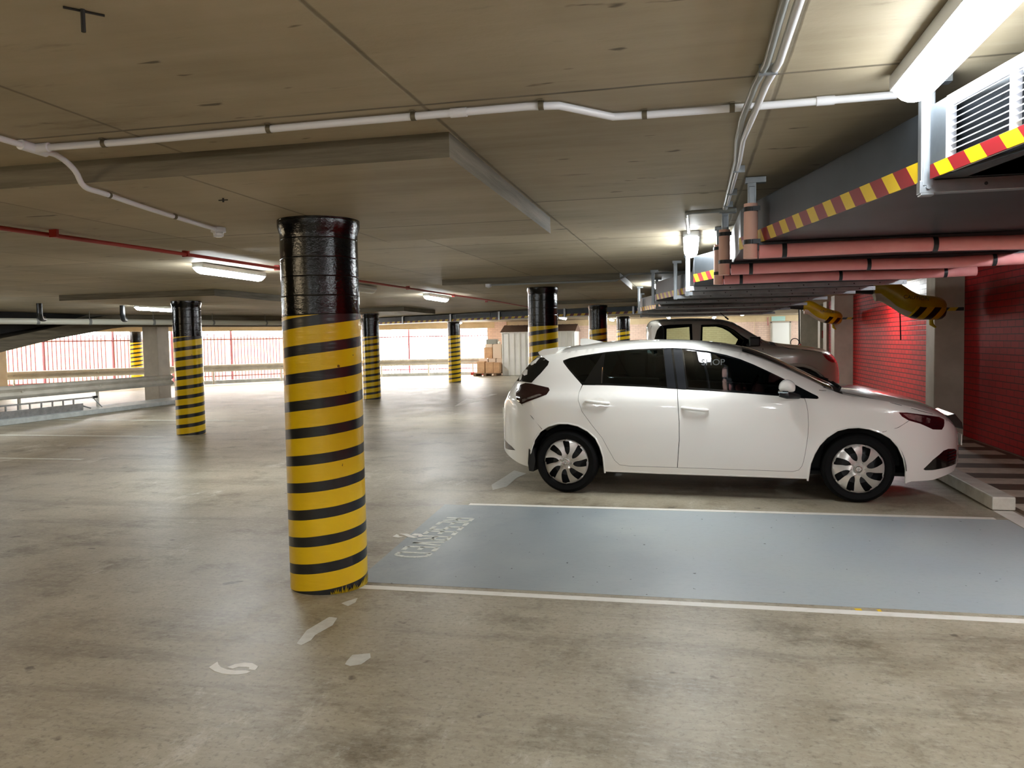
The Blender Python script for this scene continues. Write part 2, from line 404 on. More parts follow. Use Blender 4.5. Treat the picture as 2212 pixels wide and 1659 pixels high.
def interp(x, P):
    if x <= P[0][0]: return P[0][1]
    for (a, b), (c, d) in zip(P, P[1:]):
        if x <= c: return b+(d-b)*(x-a)/(c-a)
    return P[-1][1]
def smooth_path(pts, n=6):
    P = [Vector(p) for p in pts]; out = []
    for i in range(len(P)-1):
        p0, p1, p2, p3 = P[max(i-1, 0)], P[i], P[i+1], P[min(i+2, len(P)-1)]
        for k in range(n):
            t = k/n; out.append(.5*((2*p1)+(-p0+p2)*t+(2*p0-5*p1+4*p2-p3)*t*t+(-p0+3*p1-3*p2+p3)*t**3))
    out.append(P[-1]); return out
def text_mesh(name, body, size, m, parent, matw, extrude=.001, shear=0):
    cu = bpy.data.curves.new(name, 'FONT'); cu.body = body; cu.size = size; cu.extrude = extrude; cu.align_x = 'CENTER'; cu.align_y = 'CENTER'
    t = bpy.data.objects.new(name+'_tmp', cu)
    me = bpy.data.meshes.new_from_object(t); me.name = name
    bpy.data.objects.remove(t); bpy.data.curves.remove(cu)
    me.transform(matw); me.materials.clear(); me.materials.append(m)
    o = bpy.data.objects.new(name, me); col.objects.link(o)
    if parent: o.parent = parent
    return o

# ------------------------------------------------------------------ ceiling height field
ZA = [(-10, 2.30), (4.5, 2.30), (12.2, 2.385), (20, 2.42), (28, 2.37), (40, 2.37)]
ZB = [(-10, 2.30), (4.5, 2.30), (12, 2.335), (20, 2.37), (28, 2.37), (40, 2.37)]
def ZC(x, y):
    t = min(1, max(0, (x+8.3)/6.1)); return lerp(interp(y, ZB), interp(y, ZA), t)

# perimeter of the far side
FA, FB, FC, FD = (-24.5, 20.0), (-19.3, 27.6), (-14.6, 33.4), (-8.7, 35.5)
YBACK = 35.5

# ------------------------------------------------------------------ room shell
def shell():
    mb = MB(); mb.poly([(-32, -9), (7, -9), (7, YBACK), (-8.7, YBACK), (-14.6, 33.4), (-19.3, 27.6), (-24.5, 20), (-32, 8)], -.12, 0)
    struct(mb.build('floor', FLOOR))
    mb = MB(); mb.poly([(-60, -20), (20, -20), (20, 60), (-60, 60)], -.30, -.13)
    tag(struct(mb.build('ground', GROUT)))
    # ceiling grid
    mb = MB(); xs = [-34+1.0*i for i in range(43)]; ys = [-9+1.0*i for i in range(46)]
    vs = [(x, y, ZC(x, y)) for x in xs for y in ys]; ny = len(ys)
    def inside(x, y):
        # keep the ceiling over the garage only
        P = [(-34, -10), (9, -10), (9, YBACK+1.2), (-8.2, YBACK+1.2), (-15.4, 34.6), (-20.4, 28.4), (-25.6, 20.6), (-34, 8)]
        ins = False
        for (x1, y1), (x2, y2) in zip(P, P[1:]+P[:1]):
            if (y1 > y) != (y2 > y) and x < (x2-x1)*(y-y1)/(y2-y1)+x1: ins = not ins
        return ins
    fs = [(i*ny+j, (i+1)*ny+j, (i+1)*ny+j+1, i*ny+j+1) for i in range(len(xs)-1) for j in range(ny-1) if inside(xs[i]+.5, ys[j]+.5)]
    mb.add(vs, fs)
    k = len(vs); mb.add([(x, y, z+.35) for x, y, z in vs], fs)
    struct(mb.build('ceiling', CEIL, smooth=True))
    # drop panels under the ceiling around each column
    for (x0, x1, y0, y1, zb, zt) in ((-3.75, -.93, 3.10, 5.48, 2.20, 2.31), (-9.75, -7.0, 10.85, 13.2, 2.238, 2.36), (-3.45, -.92, 11.0, 13.4, 2.285, 2.41),
                                     (-9.6, -6.9, 18.8, 21.3, 2.27, 2.40), (-3.4, -.95, 18.8, 21.2, 2.325, 2.44), (-9.8, -7.1, 27.2, 29.6, 2.275, 2.39), (-3.4, -.95, 26.8, 29.2, 2.265, 2.39)):
        mb = MB(); mb.box(x0, x1, y0, y1, zb, zt)
        for f in range(len(mb.f)): mb.m[f] = 1
        mb.m[4] = 0
        o = mb.build('trim_1', [CEIL, CONC]); struct(o)
    # right hand wall: two brick bays, and pillars between them
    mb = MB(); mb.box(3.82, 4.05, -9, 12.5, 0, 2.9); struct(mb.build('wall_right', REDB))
    mb = MB(); mb.box(3.80, 4.05, 16.2, 20.35, 0, 2.9); mb.box(3.80, 4.05, 12.9, 16.2, 0, 2.05); struct(mb.build('wall_right', REDB_LIT)); mb = MB(); mb.box(3.80, 4.05, 12.9, 16.2, 2.05, 2.9); struct(mb.build('wall_right', WHITEB))
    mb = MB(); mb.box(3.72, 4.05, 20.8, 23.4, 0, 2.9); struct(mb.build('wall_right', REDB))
    mb = MB(); mb.box(-9, 7.2, YBACK, YBACK+.25, 0, 2.9); struct(mb.build('wall_back', PINKB))
    mb = MB(); mb.box(-9.0, 7, YBACK-.06, YBACK, 2.12, 2.6); struct(mb.build('trim_2', TAN))
    mb = MB(); mb.box(-9.0, -8.1, YBACK-.12, YBACK-.0, 0, 2.6); struct(mb.build('trim_3', PINKB))
    mb = MB(); mb.box(7, 7.25, -9, YBACK, 0, 2.9); mb.box(4.05, 7, 23.4, 23.6, 0, 2.9); struct(mb.build('wall_far_right', WALLD))
    mb = MB(); mb.box(-32, 7.2, -9.2, -9, 0, 2.9); struct(mb.build('wall_behind', WALLD))
    mb = MB(); mb.box(-32.2, -32, -9, 8, 0, 2.9); struct(mb.build('wall_left', WALLD))
    # lintel above the open side
    mb = MB()
    for a, b in ((FD, FC), (FC, FB), (FB, FA), (FA, (-32, 8))):
        mb.obox(a, b, .3, 2.10, 2.75)
    struct(mb.build('trim_4', TAN))
    # upstand below the open side
    mb = MB()
    for a, b in ((FD, FC), (FC, FB), (FB, FA), (FA, (-32, 8))):
        mb.obox(a, b, .16, -.1, .13)
    struct(mb.build('trim_5', KERBM))
shell()

def pillar(x0, x1, y0, y1, label, m=CREAM2, z1=2.6, name='wall_pillar', chamfer=0):
    mb = MB(); mb.box(x0, x1, y0, y1, 0, z1); o = mb.build(name, m, bevel=.012)
    return tag(o, label, 'pillar')
p1 = pillar(3.43, 3.84, 12.5, 12.92, 'cream concrete pillar by the dark red wall, nearest of the wall pillars')
p2 = pillar(3.38, 3.84, 20.3, 20.75, 'cream concrete pillar at the far end of the lit red brick bay')
for P, x0, x1, y, z in ((p1, 3.43, 3.84, 12.5, 1.81), (p2, 3.38, 3.84, 20.3, 1.87)):
    mb = MB(); mb.box(x0-.006, x1-.03, y-.006, y+.02, z-.024, z+.024); mb.box(x0-.006, x0+.01, y-.006, y+.40, z-.024, z+.024)
    mb.build('hazard_tape', HAZF, P)
pillar(3.66, 4.06, 23.2, 23.75, 'pale grey wall pier beyond the far yellow padded pipe', CREAM)
pillar(3.55, 4.15, 27.6, 28.1, 'pale wall pier behind the fire hose, before the bright doorway', CREAM)
pillar(3.75, 3.97, 24.9, 25.3, 'narrow cream wall pier with a small red sign, far right', CREAM)
tagp = pillar(-14.93, -14.46, 19.58, 20.1, 'square cream concrete pillar where the guard rail ends', CREAM2, 2.5)
pillar(-22.2, -21.7, 21.4, 21.8, 'tan concrete pillar at the open side, far left', TAN, 2.4)

# bright door in the back wall
mb = MB(); mb.box(3.42, 4.12, YBACK-.11, YBACK-.06, 0, 2.05); d = struct(mb.build('door_1', DOORW))
mb = MB(); mb.box(3.36, 3.42, YBACK-.13, YBACK-.02, 0, 2.1); mb.box(4.12, 4.18, YBACK-.13, YBACK-.02, 0, 2.1); mb.box(3.36, 4.18, YBACK-.13, YBACK-.02, 2.05, 2.1)
mb.build('door_frame', CREAM, d)

# ------------------------------------------------------------------ round columns
def column(x, y, top, ztop, label, r=.232, loose=False):
    t = empty('striped_column', label, 'column', (x, y, 0), 0, 'round columns wrapped in yellow and black')
    n = 64
    # lower striped wrap; upper edge follows the helix a little
    prof = [(r, 0), (r, .3), (r, .7), (r, 1.1), (r, 1.5)]
    mb = MB(); vs = []; fs = []
    hs = [0, .2, .5, .8, 1.1, 1.4]
    for i, h in enumerate(hs+[None]):
        for k in range(n):
            a = 2*PI*k/n-PI
            hh = h if h is not None else ztop-.02+.04*((a+PI)/(2*PI))
            rr = r*(1+.004*math.sin(7*a+3*(h or 1)))
            vs.append((rr*math.cos(a), rr*math.sin(a), hh))
    for i in range(len(hs)):
        for k in range(n): fs.append((i*n+k, i*n+(k+1) % n, (i+1)*n+(k+1) % n, (i+1)*n+k))
    mb.add(vs, fs); o = mb.build('striped_wrap', HELIX, t, smooth=True)
    mb = MB(); vs = []; fs = []; m_ = 14
    for i in range(m_+1):
        h = lerp(ztop-.03, top, i/m_)
        for k in range(n):
            a = 2*PI*k/n; rr = r*(1.0+.006*math.sin(9*a+.6*h)+.0006*math.sin(23*h+3*a)) - .003
            if i >= m_-1: rr = r*1.045
            vs.append((rr*math.cos(a), rr*math.sin(a), h))
    for i in range(m_):
        for k in range(n): fs.append((i*n+k, i*n+(k+1) % n, (i+1)*n+(k+1) % n, (i+1)*n+k))
    mb.add(vs, fs); mb.build('black_wrap', BLACKW, t, smooth=True, auto=1.2)
    mb = MB(); mb.lathe([(r-.02, 0), (r-.02, top)], 32); mb.build('concrete_core', CONC, t)
    return t
c1 = column(-2.165, 4.465, 2.203, 1.645, 'large yellow and black striped column nearest the camera, black plastic top')
mb = MB()
for k in range(26):
    a = -1.1+.045*k+random.uniform(-.01, .01); r0 = .234; h = .02+.035*random.random()+max(0, (k-17))*.006
    x, y = r0*math.cos(a), r0*math.sin(a); dx, dy = .02*math.cos(a), .02*math.sin(a)
    mb.add([(x*.99, y*.99, 0), (x*.99-.012*math.sin(a), y*.99+.012*math.cos(a), 0), (x+dx, y+dy, h), (x*1.02, y*1.02, h*.5)], [(0, 1, 2), (0, 2, 3)])
tag(mb.build('frayed_tape_edge', YELVIN, c1))
column(-8.25, 11.96, 2.238, 1.655, 'striped column on the left, standing alone between two bays')
column(-2.21, 12.2, 2.286, 1.70, 'striped column rising behind the hatchback rear window')
column(-8.30, 20.0, 2.271, 1.675, 'striped column half hidden behind the nearest one')
column(-2.23, 20.0, 2.326, 1.755, 'striped column behind the hatchback roof, left of the silver ute')
column(-8.50, 28.4, 2.277, 1.745, 'sunlit striped column in front of the open side, scraped at its foot')
column(-2.24, 28.0, 2.266, 1.81, 'farthest striped column, just left of the silver ute cab')
column(-21.0, 28.0*.97, 2.2, 1.70, 'striped column at the far left, partly hidden by the square pillar')

# ------------------------------------------------------------------ floor markings
def flat(name, pts, m, label, cat, z=.0014, parent=None, group=None, holes=None):
    mb = MB(); mb.poly(pts, .0002, z); o = mb.build(name, m, parent)
    if parent is None: tag(o, label, cat, group)
    return o
def rect(x0, x1, y0, y1): return [(x0, y0), (x1, y0), (x1, y1), (x0, y1)]
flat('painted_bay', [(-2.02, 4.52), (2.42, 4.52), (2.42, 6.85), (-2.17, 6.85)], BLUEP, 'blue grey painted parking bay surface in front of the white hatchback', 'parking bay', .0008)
flat('bay_line', rect(-2.0, 2.42, 4.395, 4.462), WHITEP, 'white line along the near edge of the blue bay', 'line marking')
flat('bay_line', rect(-1.95, 2.34, 6.855, 6.925), WHITEP, 'white line between the blue bay and the hatchback', 'line marking')
flat('bay_end_line', rect(2.43, 2.575, 2.2, 7.195), WHITEP, 'broad white line running on from the concrete wheel stop', 'line marking')
flat('walkway_surface', rect(2.60, 3.78, -2, 12.0), HATCHD, 'dark brown walkway surface between the wheel stops and the red wall', 'walkway', .0006)
for i, (a, b) in enumerate(((11.25, 11.64), (10.55, 10.92), (9.83, 10.2), (9.14, 9.49), (8.5, 8.82), (7.83, 8.17), (7.15, 7.51), (6.47, 6.83))):
    place = ['farthest from the camera, at the pillar foot', 'second from the pillar foot', 'third from the pillar foot', 'fourth from the pillar foot', 'fifth from the pillar foot', 'sixth from the pillar foot', 'seventh from the pillar foot, beside the wheel stop end', 'nearest the camera'][i]
    flat('walkway_stripe', rect(2.66, 3.70, a, b), HATCHP, 'pale stripe of the hatched walkway, '+place, 'line marking', group='pale stripes of the walkway by the red wall')
for Y, X1, lab in ((11.57, -8.5, 'thin white bay line running left from the lone left column'), (9.06, -7.9, 'thin white bay line on the left, nearer the camera'), (14.2, -8.6, 'thin white bay line behind the lone left column')):
    flat('bay_line', rect(-12.9, X1, Y-.04, Y+.04), WORNP, lab, 'line marking')
flat('direction_arrow', [(-5.288, 17.579), (-5.685, 19.988), (-5.42, 19.80), (-5.47, 21.83), (-5.29, 21.85), (-5.247, 19.83), (-5.028, 19.663)], WHITEP, 'white direction arrow painted on the lane', 'arrow marking')
flat('direction_arrow', [(-11.2, 24.4), (-10.0, 24.75), (-10.0, 24.55), (-7.6, 24.7), (-7.6, 24.45), (-10.0, 24.3), (-10.0, 24.1)], WHITEP, 'faint white arrow on the sunlit floor by the far column', 'arrow marking')
t = empty('bay_number', 'white number 9 stencilled on the concrete in the foreground', 'number marking')
flat('stroke', [(-2.151, 3.179), (-2.15, 3.246), (-2.124, 3.214), (-2.096, 3.19), (-2.052, 3.171), (-2.011, 3.168), (-1.965, 3.178), (-1.933, 3.169), (-1.944, 3.149), (-1.973, 3.132), (-2.008, 3.126), (-2.048, 3.127), (-2.098, 3.144)], WHITEP, '', '', parent=t)
flat('stroke', [(-2.068, 3.193), (-2.052, 3.234), (-2.017, 3.257), (-1.978, 3.258), (-1.933, 3.23), (-1.926, 3.21), (-1.924, 3.187), (-1.957, 3.19), (-1.965, 3.21), (-1.983, 3.214), (-2.019, 3.207), (-2.033, 3.185)], WHITEP, '', '', parent=t)
t = empty('bay_number', 'cream number 8 stencilled at the lane end of the blue bay', 'number marking')
for p in ([(-2.192, 5.731), (-2.126, 5.74), (-2.049, 5.671), (-2.004, 5.646), (-2.031, 5.619), (-2.084, 5.644), (-2.136, 5.695)],
          [(-2.208, 5.641), (-2.203, 5.714), (-2.168, 5.683), (-2.171, 5.66), (-2.118, 5.647), (-2.156, 5.619), (-2.196, 5.628)],
          [(-2.082, 5.71), (-2.072, 5.756), (-2.017, 5.749), (-1.979, 5.696), (-1.986, 5.659), (-2.01, 5.662), (-2.02, 5.697), (-2.037, 5.687), (-2.057, 5.692)]):
    flat('stroke', p, WHITEP, '', '', z=.0018, parent=t)
# RESERVED, stencilled so that it reads from the lane (top of the letters towards +X)
t = empty('bay_lettering', 'worn white word RESERVED on the lane end of the blue bay', 'lettering')
L = {'R': [(0, 0, 0, 1), (0, 1, .8, 1), (.8, 1, .8, .5), (.8, .5, 0, .5), (.35, .5, .85, 0)], 'E': [(0, 0, 0, 1), (0, 1, .8, 1), (0, .5, .65, .5), (0, 0, .8, 0)],
     'S': [(.8, 1, 0, 1), (0, 1, 0, .5), (0, .5, .8, .5), (.8, .5, .8, 0), (.8, 0, 0, 0)], 'V': [(0, 1, .4, 0), (.4, 0, .8, 1)], 'D': [(0, 0, 0, 1), (0, 1, .6, 1), (.6, 1, .85, .7), (.85, .7, .85, .3), (.85, .3, .6, 0), (.6, 0, 0, 0)]}
for i, ch in enumerate('RESERVED'):
    mb = MB()
    for (u0, v0, u1, v1) in L[ch]:
        a = (-1.99+v0*.225, 6.32-i*.157-u0*.125); b = (-1.99+v1*.225, 6.32-i*.157-u1*.125)
        mb.obox(a, b, .036, .0006, .0016)
    mb.build('letter', WORNP, t)
for p, lab in (([(-1.89, 3.516), (-1.858, 3.5), (-1.841, 3.568), (-1.853, 3.64), (-1.827, 3.786), (-1.85, 3.89), (-1.899, 3.899), (-1.926, 3.69)], 'long pale filler patch on the floor below the nearest column'),
               ([(-1.547, 3.322), (-1.517, 3.308), (-1.475, 3.334), (-1.46, 3.413), (-1.483, 3.462), (-1.559, 3.429), (-1.555, 3.358)], 'small pale grey filler patch right of the number 9'),
               ([(-1.931, 4.12), (-1.874, 4.082), (-1.858, 4.151), (-1.878, 4.226), (-1.918, 4.151)], 'tiny pale filler patch against the foot of the nearest column'),
               ([(-1.987, 7.861), (-1.966, 8.278), (-1.952, 8.782), (-1.767, 8.586), (-1.817, 8.295), (-1.809, 7.776), (-1.907, 7.592)], 'jagged pale filler patch behind the hatchback rear wheel')):
    flat('floor_patch', p, PATCHM, lab, 'floor patch')
flat('paint_fleck', [(0.851, 4.491), (0.887, 4.497), (0.887, 4.464), (0.856, 4.464)], YELP, 'larger yellow paint fleck at the near white line', 'paint mark')
flat('paint_fleck', [(0.963, 4.493), (0.984, 4.501), (0.985, 4.464), (0.967, 4.464)], YELP, 'smaller yellow paint fleck at the near white line', 'paint mark')
mb = MB(); mb.box(2.425, 2.60, 7.20, 9.3, 0.004, .115); tag(mb.build('wheel_stop', STOPM, bevel=.012), 'white concrete wheel stop in front of the hatchback', 'wheel stop')
mb = MB(); mb.box(2.425, 2.60, 12.9, 14.9, 0.004, .115); tag(mb.build('wheel_stop', STOPM, bevel=.012), 'white concrete wheel stop in front of the silver ute', 'wheel stop')

# ------------------------------------------------------------------ battens
def batten(x, y0, y1, label, m=None, drop=.0, wide=.062):
    zc = min(ZC(x, y0), ZC(x, y1))-drop-.002
    t = empty('batten_light', label, 'ceiling light', (x, y0, zc), 0, 'fluorescent battens under the slab')
    L_ = y1-y0
    mb = MB(); mb.box(-wide*1.05, wide*1.05, -.01, L_+.01, -.052, -.002); mb.build('light_body', BATBODY, t, bevel=.006)
    mb = MB(); n = 10
    ends = [(-.012, .2), (.0, .55), (.03, .9), (.06, 1), (L_-.06, 1), (L_-.03, .9), (L_, .55), (L_+.012, .2)]
    vs = []; fs = []
    for (yy, s) in ends:
        for k in range(n+1):
            a = PI+PI*k/n; vs.append((wide*math.cos(a)*lerp(.75, 1, s), yy, -.050+(wide*.95)*math.sin(a)*s))
    for i in range(len(ends)-1):
        for k in range(n): fs.append((i*(n+1)+k, i*(n+1)+k+1, (i+1)*(n+1)+k+1, (i+1)*(n+1)+k))
    fs.append(tuple(range(n+1))); fs.append(tuple((len(ends)-1)*(n+1)+k for k in range(n+1))[::-1])
    mb.add(vs, fs); mb.build('diffuser', m or TUBE, t, smooth=True)
    return t
batten(.70, 1.56, 2.83, 'large lit batten at the top right beside the louvred duct', TUBEN, wide=.060, drop=.0)
batten(-4.87, 7.28, 8.50, 'lit batten on the left of the nearest column')
batten(-10.85, 14.1, 15.3, 'lit batten partly hidden behind the lone left column')
batten(-4.68, 13.95, 15.15, 'lit batten right of the nearest column, far down the lane')
batten(-4.78, 10.45, 11.66, 'unlit grey batten just right of the nearest column', DIFFOFF)
batten(.02, 6.6, 7.75, 'lit batten seen end on, left of the duct')
batten(-.50, 13.1, 14.3, 'small far lit batten seen end on beside the duct end')
batten(.35, -4.3, -3.1, 'added lit batten behind the camera, right row')  # out of view with those below, added to brighten the dark foreground
batten(.35, -7.9, -6.7, 'added lit batten at the wall behind the camera, right row')
batten(-4.85, .4, 1.6, 'added lit batten out of frame at the left row', TUBEB)
batten(-4.85, -4.2, -3.0, 'added lit batten behind the camera, left row', TUBEB)
batten(2.9, -3.6, -2.4, 'added lit batten over the walkway behind the camera')  # walkway battens out of frame, added to light the car front
batten(2.95, 1.5, 2.7, 'added lit batten over the walkway beyond the right edge of the picture')
batten(2.85, 3.7, 4.9, 'added lit batten over the walkway level with the louvres, beyond the picture')
batten(-3.0, -2.4, -1.2, 'added lit batten just behind the camera')
batten(-1.9, -4.4, -3.2, 'added lit batten behind the camera, middle row')
for _x, _y, _l in ((-3.2, 33.4, 'added far batten by the back wall right of the shed'), (1.0, 33.4, 'added far batten by the back wall near the call point'), (4.8, 33.4, 'added far batten by the back wall right of the door'), (-12.3, 10.1, 'added lit batten over the kerb beyond the left edge of the picture'), (-4.7, 25.6, 'added lit batten in the lane row, hidden beyond the cross duct'), (-4.6, 29.0, 'lit batten in front of the garden shed'), (-9.5, 31.6, 'added lit batten by the open side near the boxes'), (.3, 25.5, 'added lit batten beyond the duct end, right'), (-.8, 32.0, 'added lit batten close to the pink brick wall'), (-13.5, 26.0, 'added lit batten by the far open side, left')):  # shed batten aside, these are added to brighten the back wall and kerb
    batten(_x, _y, _y+1.2, _l)
batten(3.5, 15.4, 16.6, 'lit batten over the red brick bay beyond the duct')
batten(1.9, 29.5, 30.7, 'added lit batten near the back wall door')  # added to brighten the back wall
batten(-10.8, 6.0, 7.2, 'added lit batten beyond the left edge of the picture', TUBEB)  # unseen, added as fill on the left

# ------------------------------------------------------------------ conduits and pipes on the ceiling
t = empty('ceiling_conduit', 'long white plastic conduit with a jog crossing the ceiling', 'conduit')
path = [(-2.60, 2.80), (-2.2, 2.815), (-1.4, 2.80), (-.55, 2.79), (-.44, 2.81), (-.27, 3.005), (-.15, 3.015), (.3, 3.015), (.70, 3.01)]
P = [(x, y, ZC(x, y)-.018) for x, y in path]
mb = MB(); mb.tube(P, .0135, 14); mb.build('pipe', WHITEPLAS, t, smooth=True)
for x, y in ((-2.28, 2.812), (-1.55, 2.803), (-.97, 2.795), (-.50, 2.792), (-.155, 3.015), (.155, 3.015)):
    mb = MB(); mb.tube([(x-.009, y, ZC(x, y)-.018), (x+.009, y, ZC(x, y)-.018)], .016, 14); mb.box(x-.009, x+.009, y-.022, y+.022, ZC(x, y)-.006, ZC(x, y)-.001); mb.build('clip', CLIPM, t, smooth=True)
for x, y in ((-.80, 2.794), (.47, 3.013)):
    mb = MB(); mb.tube([(x-.03, y, ZC(x, y)-.018), (x+.03, y, ZC(x, y)-.018)], .0165, 14); mb.build('coupling', WHITEPLAS, t, smooth=True)
t = empty('sprinkler_conduit', 'white conduit stepping over the slab edge to the detector, left', 'conduit')
path = [(-2.60, -1.5, 2.282), (-2.60, .8, 2.282), (-2.60, 2.2, 2.282), (-2.60, 2.80, 2.282), (-2.60, 2.93, 2.278), (-2.61, 3.03, 2.24), (-2.625, 3.10, 2.185), (-2.65, 3.26, 2.182), (-2.74, 3.75, 2.182), (-2.83, 4.42, 2.182)]
mb = MB(); mb.tube(smooth_path(path, 4), .0125, 12); mb.build('pipe', WHITEPLAS, t, smooth=True)
mb = MB(); mb.tube([(-2.60, 2.73, 2.282), (-2.60, 2.86, 2.281)], .021, 12); mb.tube([(-2.60, 2.80, 2.282), (-2.53, 2.80, 2.282)], .019, 12); mb.build('tee_joint', WHITEPLAS, t, smooth=True)
for q in ((-2.655, 3.29), (-2.76, 3.93)):
    mb = MB(); mb.tube([(q[0], q[1]-.008, 2.182), (q[0]-.002, q[1]+.008, 2.182)], .0155, 12); mb.build('clip', CLIPM, t, smooth=True)
t = empty('heat_detector', 'small white round detector at the end of the left conduit', 'detector', (-2.84, 4.47, 2.2))
mb = MB(); mb.lathe([(0, -.002), (.045, -.002), (.045, -.03), (.035, -.034), (0, -.034)], 24); mb.build('base', WHITEPLAS, t, smooth=True)
mb = MB(); mb.lathe([(0, -.03), (.028, -.036), (.03, -.052), (.02, -.06), (0, -.06)], 20)
for a in range(4): mb.tube([(.035*math.cos(a*PI/2), .035*math.sin(a*PI/2), -.03), (.03*math.cos(a*PI/2), .03*math.sin(a*PI/2), -.058)], .003, 6)
mb.build('sensor_head', WHITEPLAS, t, smooth=True)
t = empty('ceiling_conduit', 'white and grey conduit pair running away from the camera beside the duct', 'conduit')
for dx, r in ((0, .0125), (-.035, .012)):
    path = [(.27+dx, .8), (.268+dx, 2.55), (.25+dx, 2.75), (.228+dx, 3.05), (.222+dx*.6, 3.5), (.232+dx*.4, 3.9), (.235+dx*.3, 5.35)]
    mb = MB(); mb.tube([(x, y, ZC(x, y)-(.045 if 2.8 < y < 3.3 else .018)) for x, y in path], r, 12); mb.build('pipe', WHITEPLAS if dx == 0 else GREYPLAS, t, smooth=True)
for y in (2.62, 4.1, 4.75, 5.2):
    x = .25; mb = MB(); mb.box(x-.035, x+.02, y-.006, y+.006, ZC(x, y)-.034, ZC(x, y)-.001); mb.build('clip', STRUT, t)
t = empty('light_conduit', 'grey conduit bending to the batten seen end on', 'conduit')
mb = MB(); mb.tube([(.30, 5.42, 2.29), (.02, 5.44, 2.29), (-.01, 5.47, 2.29), (-.012, 5.6, 2.29)], .014, 12); mb.build('pipe', GREYPLAS, t, smooth=True)
mb = MB(); mb.tube([(-.012, 5.6, 2.292), (.0, 6.62, 2.31)], .014, 12); mb.build('drop_pipe', WHITEPLAS, t, smooth=True)
t = empty('sprinkler_pipe', 'thin red pipe running along the ceiling on the left', 'pipe')
mb = MB(); mb.tube([(x, y, ZC(x, y)-.035) for x, y in ((-4.42, -2), (-4.40, 4.4), (-4.33, 6.0), (-4.30, 8.0), (-4.33, 10.2), (-4.15, 17.5), (-4.15, 21))], .016, 10); mb.build('pipe', REDPIPE, t, smooth=True)
for y in (3.2, 4.8, 6.3, 7.9, 9.5, 12, 14.5, 17):
    x = -4.33; mb = MB(); mb.box(x-.03, x+.03, y-.012, y+.012, ZC(x, y)-.055, ZC(x, y)-.001); mb.build('clip', REDPIPE, t)
t = empty('ceiling_conduit', 'grey conduit along the drop panel around the column behind the hatchback', 'conduit')
mb = MB(); mb.tube([(-2.75, 11.05, 2.27), (-.98, 11.05, 2.27), (-.80, 11.05, 2.35), (.2, 11.1, 2.36)], .014, 8); mb.build('pipe', GREYPLAS, t, smooth=True)
mb = MB(); mb.lathe([(0, 0), (.045, 0), (.045, -.04), (0, -.06)], 16, cen=(-2.78, 11.05, 2.285)); mb.build('detector_head', WHITEPLAS, t, smooth=True)
# hook above
mb = MB(); mb.tube([(-1.459, 1.744, 2.30), (-1.459, 1.744, 2.245)], .0055, 8); mb.tube([(-1.49, 1.715, 2.297), (-1.43, 1.785, 2.297)], .003, 6)
tag(mb.build('ceiling_hook', HOOKM), 'small dark iron hook under the ceiling, top left', 'hook')
mb = MB(); mb.tube([(-2.26, 3.61, 2.2), (-2.26, 3.61, 2.18)], .005, 8); mb.tube([(-2.285, 3.61, 2.19), (-2.235, 3.61, 2.19)], .003, 6)
tag(mb.build('ceiling_hook', HOOKM), 'small dark bolt under the drop panel left of the nearest column', 'hook')

# ------------------------------------------------------------------ main duct
ZB_, ZT_ = 1.96, 2.19
LEFT = [(1.58, -1.0), (.752, 2.90), (.29, 4.77), (.282, 6.755), (.047, 7.35), (.032, 8.97), (-.407, 10.4), (-.43, 13.0), (-.9, 14.6), (-.92, 18.6)]
RIGHT = [(1.6, 18.6), (1.65, 10.2), (1.95, 7.2), (1.98, 6.2), (2.05, 3.0), (2.1, -1.0)]
duct = empty('ventilation_duct', 'wide grey steel ventilation duct hanging over the bays on the right', 'duct')
mb = MB(); mb.poly(LEFT[1:]+RIGHT, ZB_, ZT_); mb.build('duct_body', GALVD, duct, bevel=.006)
# louvred near part: built as a frame and slats
a0, a1 = Vector((LEFT[0][0], LEFT[0][1])), Vector((.767, 2.83))
dv = (a1-a0).normalized(); nv = Vector((-dv.y, dv.x))   # nv points to the left / outwards
mb = MB(); mb.poly([tuple(a0+Vector((.10, 0))), tuple(a1+Vector((.10, 0))), (2.05, 2.83), (2.1, -1.0)], ZB_, ZT_); mb.build('duct_body', GALVD, duct)
mb = MB()
def along(s, off=0): p = a1+(a0-a1).normalized()*s+nv*off; return (p.x, p.y)
mb.obox(along(0), along(.10), .012, ZB_, ZT_, side=0); mb.build('end_panel', GALV, duct)
mb = MB(); G0, G1 = .10, 1.7
mb.obox(along(G0), along(G1), .02, ZT_-.03, ZT_); mb.obox(along(G0), along(G1), .02, ZB_, ZB_+.03)
for s in (G0, .42, .74, 1.06, 1.38): mb.obox(along(s), along(s+.016), .024, ZB_+.02, ZT_-.02)
mb.build('louvre_frame', WHITEPLAS, duct)
for k in range(9):
    z = ZB_+.040+k*.0185
    mb = MB()
    p, q = along(G0+.01, .008), along(G1, .008); p2_, q2_ = along(G0+.01, -.014), along(G1, -.014)
    mb.add([(p[0], p[1], z), (q[0], q[1], z), (q2_[0], q2_[1], z+.012), (p2_[0], p2_[1], z+.012), (p[0], p[1], z+.002), (q[0], q[1], z+.002), (q2_[0], q2_[1], z+.014), (p2_[0], p2_[1], z+.014)],
           [(0, 1, 2, 3), (4, 5, 6, 7), (0, 1, 5, 4), (2, 3, 7, 6)])
    mb.build('louvre_slat', WHITEPLAS, duct)
